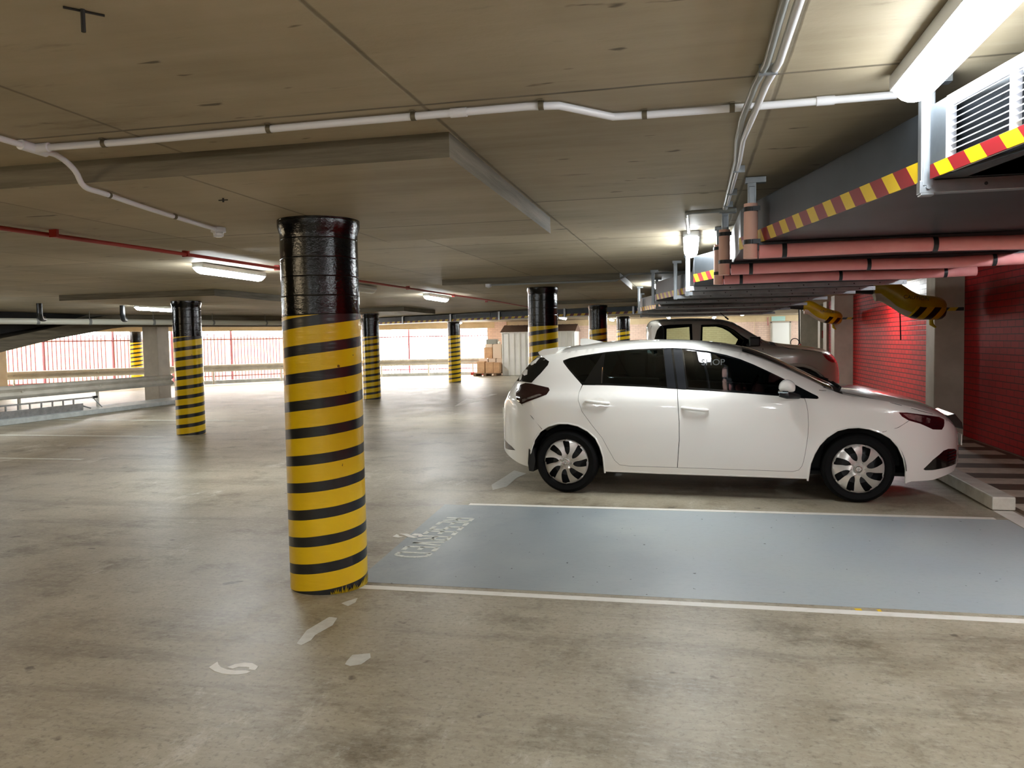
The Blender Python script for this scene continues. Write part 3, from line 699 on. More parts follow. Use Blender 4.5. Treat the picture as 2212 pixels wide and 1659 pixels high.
# hazard tape along the lower edge
def tape(pts, zb, h=.058, name='hazard_tape'):
    mb = MB()
    for a, b in zip(pts, pts[1:]):
        mb.obox(a, b, .006, zb, zb+h)
    return mb.build(name, HAZ, duct)
tape([(x-.006, y) for x, y in LEFT[1:3]], ZB_, .068)
tape([along(0.02, .016), along(1.7, .016)], ZB_-.006, .045)
tape([(LEFT[3][0]-.006, LEFT[3][1]), (LEFT[4][0]-.006, LEFT[4][1])], ZB_, .07)
tape([(LEFT[5][0]-.006, LEFT[5][1]), (LEFT[6][0]-.006, LEFT[6][1])], ZB_, .07)
tape([(LEFT[7][0]-.006, LEFT[7][1]), (LEFT[8][0]-.006, LEFT[8][1])], ZB_, .07)
# hangers: vertical channel, bottom channel, some wrapped in pink foam
def xl(y): return interp(y, [(b, a) for a, b in LEFT])
def xr(y): return interp(y, [(b, a) for a, b in RIGHT[::-1]])
def hanger(y, label, foam=False, plate=True):
    x0 = xl(y)+(.02 if y < 3 else -.03); x1 = xr(y)+.02; zc = ZC(x0, y)
    t = empty('duct_hanger', label, 'hanger bracket', (x0, y, 0), 0, 'steel hangers carrying the duct')
    mb = MB(); mb.box(-.042, 0, -.02, .02, ZB_-.05, zc-.03); mb.box(-.036, -.006, -.0215, -.019, ZB_-.02, zc-.05); mb.build('upright', STRUT, t, bevel=.003)
    mb = MB(); mb.box(-.055, .05, -.022, .022, zc-.032, zc-.001); mb.build('top_plate', STRUT, t, bevel=.003)
    mb = MB(); L_ = x1-x0; mb.box(-.045, L_+.03, -.0205, .0205, ZB_-.043, ZB_-.002)
    mb.build('bottom_channel', STRUT if not foam else STRAP, t, bevel=.002)
    mb = MB()
    k = .15
    while k < L_: mb.lathe([(.006, -.0212), (0, -.0218)], 8, 'y', (k, 0, ZB_-.022)); k += .22
    if not foam: mb.build('bolt_holes', STRAP, t)
    mb = MB()
    for xx in (-.02, L_+.005): mb.lathe([(0, -.03), (.008, -.03), (.008, -.02)], 8, 'y', (xx, 0, ZB_-.024))
    mb.build('bolt', STRUT, t)
    if foam:
        mb = MB(); mb.tube([(-.03, -.012, ZB_-.085), (-.028, -.012, ZB_+.04), (-.026, -.012, zc-.14)], .036, 16); mb.build('foam_sleeve', FOAMC, t, smooth=True)
        mb = MB(); mb.tube([(.014, -.008, ZB_-.05), (L_*.4, -.008, ZB_-.045), (L_*.75, -.008, ZB_-.055), (L_+.05, -.008, ZB_-.045)], .036, 16); mb.build('foam_sleeve', FOAM, t, smooth=True)
        for zz in (ZB_-.0, zc-.17):
            mb = MB(); mb.tube([(-.028, -.012, zz-.012), (-.028, -.012, zz+.012)], .0385, 16, caps=False); mb.box(-.02, .018, -.056, -.05, zz-.012, zz+.012); mb.build('strap', STRAP, t, smooth=True)
        s = .14
        while s < L_:
            mb = MB(); mb.tube([(s-.012, -.008, ZB_-.049), (s+.012, -.008, ZB_-.049)], .0385, 16, caps=False); mb.build('strap', STRAP, t, smooth=True); s += .72
    return t
hanger(2.868, 'bright galvanised hanger at the louvred end of the duct')
hanger(4.42, 'pink foam padded hanger nearest the camera', True)
hanger(5.50, 'second pink foam padded hanger under the duct', True)
hanger(6.45, 'third pink foam padded hanger under the duct', True)
for y, lab in ((7.9, 'bare steel hanger right behind the pink padded ones'), (8.75, 'bare steel hanger over the hatchback roof'), (9.4, 'bare steel hanger midway along the duct'), (10.7, 'bare steel hanger ahead of the red brick bay'), (12.4, 'bare steel hanger over the silver ute bonnet side'), (14.3, 'bare steel hanger over the silver ute'), (16.6, 'farthest bare steel hanger under the duct')):
    hanger(y, lab)

# cross duct further back
cd = empty('ventilation_duct', 'dark cross duct with hazard tape running left in the distance', 'duct')
A_, B_ = Vector((-.92, 20.0)), Vector((-10.7, 26.6))
pA, pB = (-.3, 20.85), (-12.2, 27.0)
mb = MB(); mb.obox(pA, pB, .8, 2.14, 2.345); mb.build('duct_body', GALVD, cd, bevel=.006)
mb = MB(); dd = (Vector(pB)-Vector(pA)).normalized(); nn = Vector((dd.y, -dd.x))
if nn.y > 0: nn = -nn
off = nn*.403
mb.obox((pA[0]+off.x, pA[1]+off.y), (pB[0]+off.x, pB[1]+off.y), .006, 2.14, 2.20)
HAZX = mat_stripes('red_yellow_tape_far', '5a1a1c', 'c9a800', .22, -.6, (0, 2), .5)
mb.build('hazard_tape', HAZX, cd)
for s in (1.0, 3.2, 5.6, 7.6, 9.8, 12):
    p = Vector(pA)+dd*s+off*1.03; mb = MB(); mb.obox((p.x, p.y), (p.x+dd.x*.06, p.y+dd.y*.06), .04, 2.12, 2.36); mb.build('hanger_strap', STRUT, cd)
p = Vector(pA)+dd*6.0+off*1.01; q = Vector(pA)+dd*7.4+off*1.01
mb = MB()
for (z0, z1) in ((2.215, 2.225), (2.33, 2.34)): mb.obox(tuple(p), tuple(q), .015, z0, z1)
mb.obox(tuple(p), tuple(p+dd*.02), .015, 2.215, 2.34); mb.obox(tuple(q), tuple(q+dd*.02), .015, 2.215, 2.34); mb.build('access_frame', GALV, cd)
mb = MB(); mb.box(-.95, 1.0, 18.6, 21.2, 2.02, 2.38); mb.build('duct_junction', GALVD, cd, bevel=.006)

# yellow padded pipes from the duct to the wall
def padded(path, rad, label, base):
    t = empty('padded_pipe', label, 'pipe padding')
    P = smooth_path(path, 7); n = len(P)
    mb = MB(); mb.tube(P, [rad*(1-.25*abs(2*i/(n-1)-1)**2) for i in range(n)], 18); mb.build('yellow_padding', YELVIN, t, smooth=True)
    mb = MB(); mb.tube([tuple(p+Vector((-.01, -.0, -rad*.62))) for p in P[2:-3]], rad*.62, 12); mb.build('cream_lining', WHVIN, t, smooth=True)
    k = n//2+3
    mb = MB(); mb.tube([tuple(p+Vector((0, -rad*.32, -rad*.52))) for p in P[k:-2]], rad*.72, 12); mb.build('hazard_tape', HAZF, t, smooth=True)
    p = P[k]; txt = text_mesh('caution_lettering', 'CAUTION', .072, INKB, t, Matrix.Translation((p.x+.03, P[0].y-rad-.002, p.z+.065)) @ Matrix.Rotation(PI/2, 4, 'X') @ Matrix.Rotation(-.12, 4, 'Z'))
    mb = MB(); q = P[0]; mb.tube([((1.66 if base else .98), q.y+.03, q.z+.01), (q.x-.55, q.y+.03, q.z+.01), (q.x-.25, q.y+.02, q.z+.01), tuple(q)], [.03, .03, .07, .085], 12); mb.build('duct_neck', BLKRUB, t, smooth=True)
    e = P[-1]; mb = MB(); mb.tube([tuple(e+Vector((-.12, -.05, -.03))), tuple(e+Vector((-.10, -.05, -.25))), tuple(e+Vector((-.04, -.05, -.3)))], [.02, .03, .012], 10); mb.build('loose_end', YELVIN, t, smooth=True)
    return t
padded([(2.50, 12.0, 2.11), (2.62, 12.0, 2.12), (2.78, 12.0, 2.03), (2.93, 12.0, 1.92), (3.08, 12.05, 1.865), (3.30, 12.15, 1.85), (3.42, 12.3, 1.85)], .155, 'sagging yellow CAUTION padding by the nearest wall pillar', 1)
padded([(2.58, 19.6, 2.16), (2.72, 19.6, 2.15), (2.86, 19.6, 2.06), (3.0, 19.6, 1.975), (3.15, 19.65, 1.93), (3.30, 19.8, 1.915), (3.40, 20.0, 1.91)], .15, 'smaller yellow CAUTION padding by the far wall pillar', 0)
mb = MB(); mb.tube([(2.85, 12.02, 1.93), (2.86, 12.02, 1.68), (2.87, 12.02, 1.385)], .009, 8); tag(mb.build('hanging_cable', BLKRUB), 'dark cable end hanging in front of the lit red bricks', 'cable')
mb = MB(); mb.tube([(3.47, 27.3, 2.37), (3.48, 27.3, 1.35), (3.49, 27.3, 1.22)], .022, 8)
mb.tube([(3.49+.13*math.cos(a)-.15, 27.3, 1.27+.13*math.sin(a)) for a in [i*PI/9 for i in range(19)]], .014, 8)
o = mb.build('fire_hose', BLKRUB, smooth=True); tag(o, 'black hose with a looped end hanging beyond the silver ute', 'hose')
mb = MB(); mb.tube([(3.5, 27.3, 1.22), (3.52, 27.3, 1.08)], [.03, .07], 10); mb.build('red_nozzle', COPPER, o, smooth=True)
mb = MB(); mb.box(3.80, 3.86, 24.88, 24.9, 1.40, 1.62); tag(mb.build('wall_sign', COPPER), 'small red sign on the narrow far wall pier', 'sign')
mb = MB(); mb.box(2.62, 2.80, YBACK-.09, YBACK-.06, 1.28, 1.42); o = tag(mb.build('fire_call_point', COPPER, bevel=.01), 'red call point on the pink brick back wall', 'call point')
mb = MB(); mb.box(2.66, 2.76, YBACK-.095, YBACK-.089, 1.31, 1.39); mb.build('call_point_window', WHITEP, o)
mb = MB(); mb.tube([(2.71, YBACK-.08, 2.2), (2.71, YBACK-.08, 1.43)], .012, 6); tag(mb.build('wall_conduit', TAN), 'thin conduit dropping to the red call point', 'conduit')
mb = MB(); mb.tube([(3.25, YBACK-.1, 2.3), (3.25, YBACK-.1, 1.95)], .02, 6); tag(mb.build('wall_pipe', REDPIPE), 'short red pipe above the bright door', 'pipe')
mb = MB(); mb.box(3.40, 3.95, YBACK-.10, YBACK-.062, 2.13, 2.33); tag(mb.build('exit_sign', mat('pale_green_sign', 'b8dcd2', .4)), 'pale green exit sign above the bright door', 'sign')

# ------------------------------------------------------------------ left side: kerb, ladder, guard rail, pipe, ramp slab
mb = MB(); mb.box(-13.95, -13.08, 8.0, 19.3, .002, .105); tag(mb.build('kerb', KERBM, bevel=.01), 'long white painted kerb on the left under the guard rail', 'kerb')
def guard_rail(p0, p1, zc, label, posts, m=WSTEEL, face=1, h=.28):
    t = empty('guard_rail', label, 'guard rail')
    d = (Vector(p1)-Vector(p0)).normalized(); n = Vector((d.y, -d.x))*face
    prof = [(-h/2, .0), (-h/2+.03, .06), (-h*.24, .085), (-h*.12, .045), (0, .0), (h*.12, .045), (h*.24, .085), (h/2-.03, .06), (h/2, .0)]
    vs = []; fs = []
    for p in (Vector(p0), Vector(p1)):
        for th in (0, .006):
            for (zz, o_) in prof: q = p+n*(o_-th); vs.append((q.x, q.y, zc+zz))
    k = len(prof)
    for i in range(k-1):
        fs += [(i, i+1, 2*k+i+1, 2*k+i), (k+i, 3*k+i, 3*k+i+1, k+i+1)]
    fs += [(0, 2*k, 3*k, k), (k-1, 2*k-1, 4*k-1, 3*k-1)]
    mb = MB(); mb.add(vs, fs); mb.build('rail_beam', m, t, smooth=True, auto=1.2)
    for s in posts:
        q = Vector(p0)+d*s-n*.06; mb = MB(); mb.tube([(q.x, q.y, .108 if zc < .61 else .004), (q.x, q.y, zc+.1)], .035, 12); mb.build('post', m, t, smooth=True)
        q = Vector(p0)+d*s+n*.03; mb = MB(); mb.box(q.x-.02, q.x+.02, q.y-.02, q.y+.02, zc-.02, zc+.02); mb.build('bolt', m, t)
    return t
guard_rail((-13.62, 8.0), (-13.62, 18.95), .605, 'near white guard rail above the kerb on the left', (1.2, 3.6, 6.0, 8.26), face=1)
guard_rail((-24.2, 19.85), (-19.15, 27.3), .62, 'far guard rail along the open side, left stretch', (.8, 3.4, 6, 8.6), face=1)
guard_rail((-19.15, 27.35), (-14.5, 33.05), .62, 'far guard rail along the open side, middle stretch', (1.2, 4, 6.6), face=1)
guard_rail((-14.45, 33.1), (-9.0, 35.15), .62, 'far guard rail along the open side, right stretch', (1.1, 3.2, 5.2), face=1)
# ladder lying on its side
lad = empty('aluminium_ladder', 'folded aluminium ladder lying on its edge behind the kerb', 'ladder', (-13.32, 0, .106))
mb = MB(); mb.box(-.03, .0, 11.0, 15.38, 0, .15)
for zz in (.02, .05, .08, .11): mb.box(.0, .006, 11.0, 15.38, zz, zz+.012)
mb.build('stile', ALU, lad, bevel=.003)
mb = MB(); mb.box(-.03, 0, 11.0, 15.75, .245, .28); mb.build('stile', ALU, lad, bevel=.003)
y = 11.2
while y < 15.4:
    mb = MB(); mb.box(-.028, -.008, y, y+.03, .14, .25); mb.build('rung', ALU, lad); y += .30
mb = MB(); mb.tube([(-.015, 15.36, .10), (-.015, 15.62, .018)], .016, 8); mb.build('brace', ALU, lad)
mb = MB(); mb.tube([(-.015, 15.70, .262), (-.015, 15.98, .018)], .014, 8); mb.build('brace', ALU, lad)
mb = MB(); mb.box(-.04, .01, 15.70, 15.84, .235, .29); mb.build('rubber_foot', BLKRUB, lad, bevel=.01)
# big pipe
t = empty('drain_pipe', 'thick grey white drain pipe hanging across the left background', 'pipe')
mb = MB(); PP = [(-16.0, 10.8, 2.10), (-14.35, 14.3, 2.10), (-12.62, 17.7, 2.10), (-11.85, 21.2, 2.13), (-11.3, 24.5, 2.2)]
mb.tube(PP, .068, 14); mb.build('pipe', PVC, t, smooth=True)
def onp(s):
    acc = 0
    for a, b in zip(PP, PP[1:]):
        a, b = Vector(a), Vector(b); l = (b-a).length
        if s <= acc+l: return a+(b-a)*((s-acc)/l), (b-a).normalized()
        acc += l
    return Vector(PP[-1]), Vector((0, 1, 0))
for s in (3.6, 4.6, 5.7, 7.2, 9.0, 11): 
    p, d = onp(s); mb = MB(); mb.tube([tuple(p-d*.03), tuple(p+d*.03)], .075, 14); mb.tube([tuple(p+Vector((0, 0, .06))), (p.x, p.y, ZC(p.x, p.y))], .006, 6); mb.build('pipe_clip', GREYPLAS, t, smooth=True)
for (x, y, lab) in ((-11.85, 12.7, 'left black elbow pipe dropping to the drain pipe'), (-11.28, 14.22, 'right black elbow pipe dropping to the drain pipe')):
    z = ZC(x, y); mb = MB(); mb.tube(smooth_path([(x, y, z), (x, y, z-.12), (x, y, z-.2), (x-.02, y+.03, z-.26), (x-.06, y+.10, z-.285), (x-.10, y+.2, z-.285)], 4), .05, 14)
    tag(mb.build('black_elbow_pipe', BLKPVC, smooth=True), lab, 'pipe')
# ramp slab seen from the side, and dark beam
def prism_yz(x0, x1, pts):
    n = len(pts); mb = MB(); vs = [(x0, y, z) for y, z in pts]+[(x1, y, z) for y, z in pts]
    mb.add(vs, [tuple(range(n)), tuple(range(n, 2*n))[::-1]]+[(i, (i+1) % n, n+(i+1) % n, n+i) for i in range(n)]); return mb
mb = prism_yz(-14.85, -19.5, [(8.0, .35), (14.7, 1.42), (16.3, 1.72), (18.3, 2.0), (20.5, 2.2), (20.5, 2.36), (18.0, 2.32), (16.7, 2.06), (14.7, 1.72), (8.0, .7)])
tag(mb.build('ramp_slab', CONC), 'sloping concrete ramp slab rising on the far left', 'ramp')
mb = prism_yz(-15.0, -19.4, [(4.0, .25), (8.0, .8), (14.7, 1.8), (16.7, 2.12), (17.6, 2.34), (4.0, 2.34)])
tag(mb.build('ramp_black_infill', mat('black_void', '0b0b0a', .8)), 'black infill above the sloping ramp slab', 'wall')  # plain black block filling the dark region above the ramp slab
mb = MB(); mb.obox((-16.5, 16.5), (-12.2, 22.3), .5, 2.05, 2.4); struct(mb.build('trim_6', CONC))

# ------------------------------------------------------------------ fence and brick wall outside
def fence(p0, p1, label, out=1.3, base=.05):
    t = empty('palisade_fence', label, 'fence')
    d = Vector(p1)-Vector(p0); L_ = d.length; d.normalize(); n = Vector((-d.y, d.x))
    if (n.x*(-1)+n.y) < 0: n = -n
    a = Vector(p0)+n*out; mb = MB(); k = 0; s = 0
    while s < L_:
        if k % 17 != 16:
            q = a+d*s; mb.box(q.x-.014, q.x+.014, q.y-.012, q.y+.012, base, 2.02)
        s += .14; k += 1
    mb.build('pickets', FENCEM, t)
    mb = MB(); b = a+d*L_
    for z in (.25, 1.78): mb.obox(tuple(a), tuple(b), .03, z-.022, z+.022)
    mb.build('rails', FENCEM, t)
    s = .0
    while s < L_:
        q = a+d*s; mb = MB(); mb.box(q.x-.035, q.x+.035, q.y-.035, q.y+.035, -.13, 2.2); mb.build('post', FENCEM, t); s += 2.38
    return t
fence((-24.5, 20.0), (-19.6, 27.4), 'pink lit palisade fence outside, left stretch seen over the guard rail')
fence((-19.3, 27.6), (-14.8, 33.2), 'pink lit palisade fence outside, stretch between the two left columns')
fence((-14.6, 33.4), (-8.0, 35.75), 'palisade fence outside, washed out stretch beside the boxes')
mb = MB(); mb.obox((-31.5, 17), (-17.2, 37.5), .25, -.13, 1.9); 
tag(mb.build('garden_brick_wall', OUTB), 'sunlit pale brick wall outside beyond the palisade fence', 'wall')
t = mb
# red base of fence post near far column
mb = MB(); mb.box(-9.6, -8.9, 34.6, 34.9, 0.002, .12); tag(mb.build('red_base_block', COPPER), 'small red block on the floor by the far guard rail', 'block')

# ------------------------------------------------------------------ shed, pallet of boxes
t = empty('garden_shed', 'cream ribbed metal shed with a brown roof at the back wall', 'shed', (-7.9, 33.6, 0))
W_, Dp, H_ = 3.15, 1.5, 1.88
mb = MB(); mb.box(0, W_, .02, Dp, .01, H_); mb.build('shed_body', SHEDW, t)
mb = MB()
for k in range(13):
    x = k*W_/12.5; mb.box(x, x+.035, -.01, .025, .01, H_)
for k in range(6):
    y = .02+k*Dp/6; mb.box(-.012, .0, y, y+.035, .01, H_)
mb.build('wall_ribs', DOORW, t)
mb = MB(); mb.add([(-.06, -.08, H_-.01), (W_+.06, -.08, H_-.01), (W_+.06, Dp/2, H_+.30), (-.06, Dp/2, H_+.30), (-.06, Dp+.08, H_-.01), (W_+.06, Dp+.08, H_-.01)], [(0, 1, 2, 3), (3, 2, 5, 4), (0, 3, 4), (1, 2, 5)])
for k in range(12):
    x = k*W_/11.2; mb.add([(x, -.08, H_+.0), (x+.03, -.08, H_+.0), (x+.03, Dp/2, H_+.315), (x, Dp/2, H_+.315)], [(0, 1, 2, 3)])
mb.build('shed_roof', SHEDR, t)
mb = MB(); mb.box(-.04, W_+.04, -.06, -.01, H_-.05, H_+.0); mb.build('gutter_trim', DOORW, t)
mb = MB(); mb.box(1.15, 1.75, -.02, .0, .1, 1.75); mb.build('shed_door', SHEDW, t)
mb = MB()
for x in (0, .45, .9): mb.box(x, x+.12, 0, 1.0, .0, .10)
for k in range(6): mb.box(0, 1.15, k*.18, k*.18+.12, .10, .13)
tag(mb.build('timber_pallet', PALW, loc=(-9.10, 33.2, .004)), 'timber pallet under the boxes beside the shed', 'pallet')
BX = [(-8.95, 33.25, .134, .36, .4, .50, CARD, 'front left cardboard box on the pallet'), (-8.57, 33.25, .134, .36, .4, .46, CARD, 'front middle cardboard box on the pallet'), (-8.22, 33.25, .134, .29, .4, .44, CARD, 'front right cardboard box on the pallet'),
      (-8.97, 33.68, .134, .42, .4, .60, CARD2, 'back left pale carton on the pallet'), (-8.53, 33.68, .134, .33, .4, .62, CARD2, 'back middle pale carton on the pallet'), (-8.19, 33.68, .134, .28, .4, .60, CARD2, 'back right pale carton on the pallet'),
      (-8.72, 33.66, .756, .38, .4, .48, CARD, 'cardboard box stacked at the upper left of the pallet'), (-8.33, 33.66, .756, .40, .4, .60, CARD2, 'bulky carton stacked at the upper right of the pallet'), (-8.68, 33.68, 1.236, .34, .4, .14, CARD2, 'flat carton under the grey topmost stack'), (-8.64, 33.70, 1.378, .50, .38, .20, WRAPG, 'grey topmost carton of the pallet stack')]
for (x, y, z, w_, d_, h_, m, lab) in BX:
    mb = MB(); mb.box(0, w_-.02, 0, d_-.02, 0, h_); mb.box(-.002, w_-.018, d_/2-.03, d_/2+.03, h_, h_+.003)
    tag(mb.build('carton', m, loc=(x, y, z), bevel=.006), lab, 'box', 'cartons stacked on the pallet')
mb = MB(); mb.lathe([(0, -.07), (.05, -.055), (.075, 0), (.05, .055), (0, .07)], 14); tag(mb.build('white_bag', WHITEP, loc=(-8.06, 33.74, 1.43), smooth=True), 'small white bundle on the pallet stack', 'bag')

def sinterp(x, P):
    # monotone cubic through P
    n = len(P)
    if x <= P[0][0]: return P[0][1]
    if x >= P[-1][0]: return P[-1][1]
    i = 0
    while x > P[i+1][0]: i += 1
    def sl(k): return (P[k+1][1]-P[k][1])/(P[k+1][0]-P[k][0])
    def tg(k):
        if k == 0: return sl(0)
        if k == n-1: return sl(n-2)
        a, b = sl(k-1), sl(k)
        return 0 if a*b <= 0 else 2*a*b/(a+b)
    h = P[i+1][0]-P[i][0]; t = (x-P[i][0])/h; m0, m1 = tg(i), tg(i+1)
    return (2*t**3-3*t*t+1)*P[i][1]+(t**3-2*t*t+t)*h*m0+(-2*t**3+3*t*t)*P[i+1][1]+(t**3-t*t)*h*m1
class Shell:
    def __init__(s, w, xa, ra, xb, rb, zt, zlo, rz, n=2.5, k=1.15):
        s.w, s.xa, s.ra, s.xb, s.rb, s.ztp, s.zlop, s.rzp, s.n, s.k = w, xa, ra, xb, rb, zt, zlo, rz, n, k
        s.u0 = xa-ra*k*math.pi/2*.995; s.u1 = xb+rb*k*math.pi/2*.995
    def x(s, u):
        if u < s.xa: return s.xa-s.ra*math.sin(min((s.xa-u)/(s.ra*s.k), math.pi/2))
        if u > s.xb: return s.xb+s.rb*math.sin(min((u-s.xb)/(s.rb*s.k), math.pi/2))
        return u
    def u(s, x):
        if x < s.xa: return s.xa-s.ra*s.k*math.asin(min(1, (s.xa-x)/s.ra))
        if x > s.xb: return s.xb+s.rb*s.k*math.asin(min(1, (x-s.xb)/s.rb))
        return x
    def P(s, x):
        if x < s.xa: return math.sqrt(max(0, 1-((s.xa-x)/s.ra)**2))
        if x > s.xb: return math.sqrt(max(0, 1-((x-s.xb)/s.rb)**2))
        return 1
    def zt(s, x): return sinterp(x, s.ztp)
    def zlo(s, x): return interp(x, s.zlop)
    def rz(s, x): return interp(x, s.rzp)
    def W(s, x, z):
        q = (s.zt(x)-z)/s.rz(x)
        h = 1 if q >= 1 else ((1-(1-max(q, 0))**s.n)**(1/s.n))
        return s.P(x)*sinterp(z, s.w)*h
HATCH = dict(w=[(0, .80), (.15, .825), (.25, .845), (.45, .870), (.65, .880), (.80, .874), (.88, .866), (.93, .850), (.96, .825), (1.2, .728), (1.38, .645), (1.46, .60)],
    xa=-.30, ra=.52, xb=2.80, rb=.74,
    zt=[(-.82, .60), (-.79, .78), (-.74, .88), (-.68, .95), (-.62, 1.04), (-.50, 1.19), (-.36, 1.335), (-.28, 1.365), (-.1, 1.40), (.1, 1.428), (.4, 1.45), (.75, 1.458), (1.05, 1.45), (1.35, 1.424), (1.6, 1.378), (1.77, 1.322), (1.95, 1.245), (2.15, 1.145), (2.4, 1.025), (2.5, .995), (2.7, .968), (2.9, .928), (3.1, .873), (3.25, .815), (3.38, .74), (3.48, .64), (3.54, .5)],
    zlo=[(-.82, .5), (-.76, .36), (-.5, .265), (-.3, .22), (.4, .212), (2.9, .195), (3.2, .195), (3.42, .24), (3.51, .33), (3.54, .43)],
    rz=[(-.82, .10), (-.5, .12), (0, .12), (1.5, .11), (2.2, .10), (2.6, .12), (3.54, .12)])
UTE = dict(w=[(.3, .86), (.5, .90), (.9, .92), (1.15, .915), (1.30, .89), (1.36, .86), (1.72, .70), (1.85, .66)],
    xa=-.45, ra=.27, xb=1.55, rb=.82,
    zt=[(-.73, 1.55), (-.70, 1.70), (-.62, 1.775), (-.5, 1.79), (-.1, 1.80), (.3, 1.79), (.52, 1.765), (.68, 1.72), (.85, 1.62), (1.04, 1.50), (1.2, 1.405), (1.32, 1.38), (1.5, 1.35), (1.8, 1.315), (2.05, 1.27), (2.2, 1.20), (2.3, 1.08), (2.37, .85)],
    zlo=[(-.73, .5), (1.0, .45), (2.0, .45), (2.37, .55)],
    rz=[(-.73, .12), (1.0, .11), (1.4, .12), (2.37, .14)])
# ------------------------------------------------------------------ vehicles
def pin(p, poly):
    x, y = p; ins = False; n = len(poly); j = n-1
    for i in range(n):
        xi, yi = poly[i]; xj, yj = poly[j]
        if (yi > y) != (yj > y) and x < (xj-xi)*(y-yi)/(yj-yi)+xi: ins = not ins
        j = i
    return ins
def dens(poly, st):
    out = []
    for (a, b) in zip(poly, poly[1:]+poly[:1]):
        d = math.hypot(b[0]-a[0], b[1]-a[1]); k = max(1, int(math.ceil(d/st)))
        out += [(a[0]+(b[0]-a[0])*i/k, a[1]+(b[1]-a[1])*i/k) for i in range(k)]
    return out
def shrink(poly, d):
    # move every vertex inwards by d
    n = len(poly); ar = sum(poly[i][0]*poly[(i+1) % n][1]-poly[(i+1) % n][0]*poly[i][1] for i in range(n)); sg = 1 if ar > 0 else -1
    out = []
    for i in range(n):
        a, b, c = poly[i-1], poly[i], poly[(i+1) % n]
        d1 = Vector((b[0]-a[0], b[1]-a[1])); d2 = Vector((c[0]-b[0], c[1]-b[1]))
        if d1.length < 1e-9 or d2.length < 1e-9: out.append(b); continue
        d1.normalize(); d2.normalize(); n1 = Vector((-d1.y, d1.x)); n2 = Vector((-d2.y, d2.x)); m = (n1+n2)
        if m.length < .3: m = n1
        m.normalize(); k = d/max(.5, m.dot(n1)); out.append((b[0]+m.x*k*sg, b[1]+m.y*k*sg))
    return out
def rounded(poly, it=2):
    for _ in range(it):
        out = []
        for a, b in zip(poly, poly[1:]+poly[:1]):
            out += [(a[0]*.75+b[0]*.25, a[1]*.75+b[1]*.25), (a[0]*.25+b[0]*.75, a[1]*.25+b[1]*.75)]
        poly = out
    return poly
def fill(outer, holes=(), st=.05, seg=.03):
    vs = []; es = []; loops = [dens(outer, seg)]+[dens(h, seg) for h in holes]
    for lp in loops:
        k = len(vs); vs += lp; es += [(k+i, k+(i+1) % len(lp)) for i in range(len(lp))]
    xs = [p[0] for p in outer]; ys = [p[1] for p in outer]
    x = min(xs)+st*.5; r = 0
    while x < max(xs):
        y = min(ys)+st*.5*(1 if r % 2 else .5)
        while y < max(ys):
            if pin((x, y), loops[0]) and not any(pin((x, y), h) for h in loops[1:]):
                if all((x-p[0])**2+(y-p[1])**2 > (st*.4)**2 for lp in loops for p in lp): vs.append((x, y))
            y += st
        x += st*.87; r += 1
    v2, e2, f2, *_ = delaunay_2d_cdt([Vector(p) for p in vs], es, [], 0, 1e-7)
    out = []
    for f in f2:
        c = (sum(v2[i][0] for i in f)/3, sum(v2[i][1] for i in f)/3)
        if pin(c, loops[0]) and not any(pin(c, h) for h in loops[1:]): out.append(tuple(f))
    return [(v[0], v[1]) for v in v2], out
class Car:
    def __init__(s, root, S): s.t = root; s.S = S
    def uv(s, poly): return [(s.S.u(x), z) for x, z in poly]
    def side(s, name, outer, m, side, holes=(), off=0, thick=0, st=.05, parent=None, flat=False, inset=0):
        S = s.S
        o = s.uv(outer) if not flat else outer; hs = [s.uv(h) for h in holes]
        if inset: o = shrink(o, inset)
        vs, fs = fill(o, hs, st)
        P = []
        for (u, z) in vs:
            x = S.x(u); zz = min(z, S.zt(x)-.0005); wv = S.W(x, zz)+off; P.append((x, side*wv, zz))
        mb = MB(); fs = [f if side > 0 else f[::-1] for f in fs]; mb.add(P, fs)
        if thick:
            k = len(P); Q = [(x, y-side*thick, z) for x, y, z in P]
            edges = {}
            for f in fs:
                for a, b in zip(f, f[1:]+f[:1]): edges[(a, b)] = edges.get((a, b), 0)+1
            bd = [(a, b) for (a, b) in edges if (b, a) not in edges]
            mb.add(Q, [f[::-1] for f in fs]); mb.f += [(a, a+k, b+k, b) for a, b in bd]; mb.m += [mb.cur]*len(bd)
        return mb.build(name, m, parent or s.t, smooth=True, auto=.9)
    def top(s, name, m, x0, x1, smax=1.0, nu=None, ns=26, off=0, step=.035, pred=None):
        S = s.S; u0, u1 = S.u(x0), S.u(x1); n = nu or max(2, int((u1-u0)/step)); mb = MB(); vs = []; fs = []
        for i in range(n+1):
            x = S.x(u0+(u1-u0)*i/n); zt = S.zt(x); rz = S.rz(x)
            s0 = (1-.5**S.n)**(1/S.n)*smax
            for k in range(ns+1):
                sv = -s0+2*s0*k/ns; q = 1-(1-abs(sv)**S.n)**(1/S.n); z = zt-rz*q
                y = S.P(x)*sinterp(z, S.w)*sv; vs.append((x, y, z+off))
        for i in range(n):
            for k in range(ns): fs.append((i*(ns+1)+k, (i+1)*(ns+1)+k, (i+1)*(ns+1)+k+1, i*(ns+1)+k+1))
        mb.add(vs, fs); return mb.build(name, m, s.t, smooth=True, auto=.9)
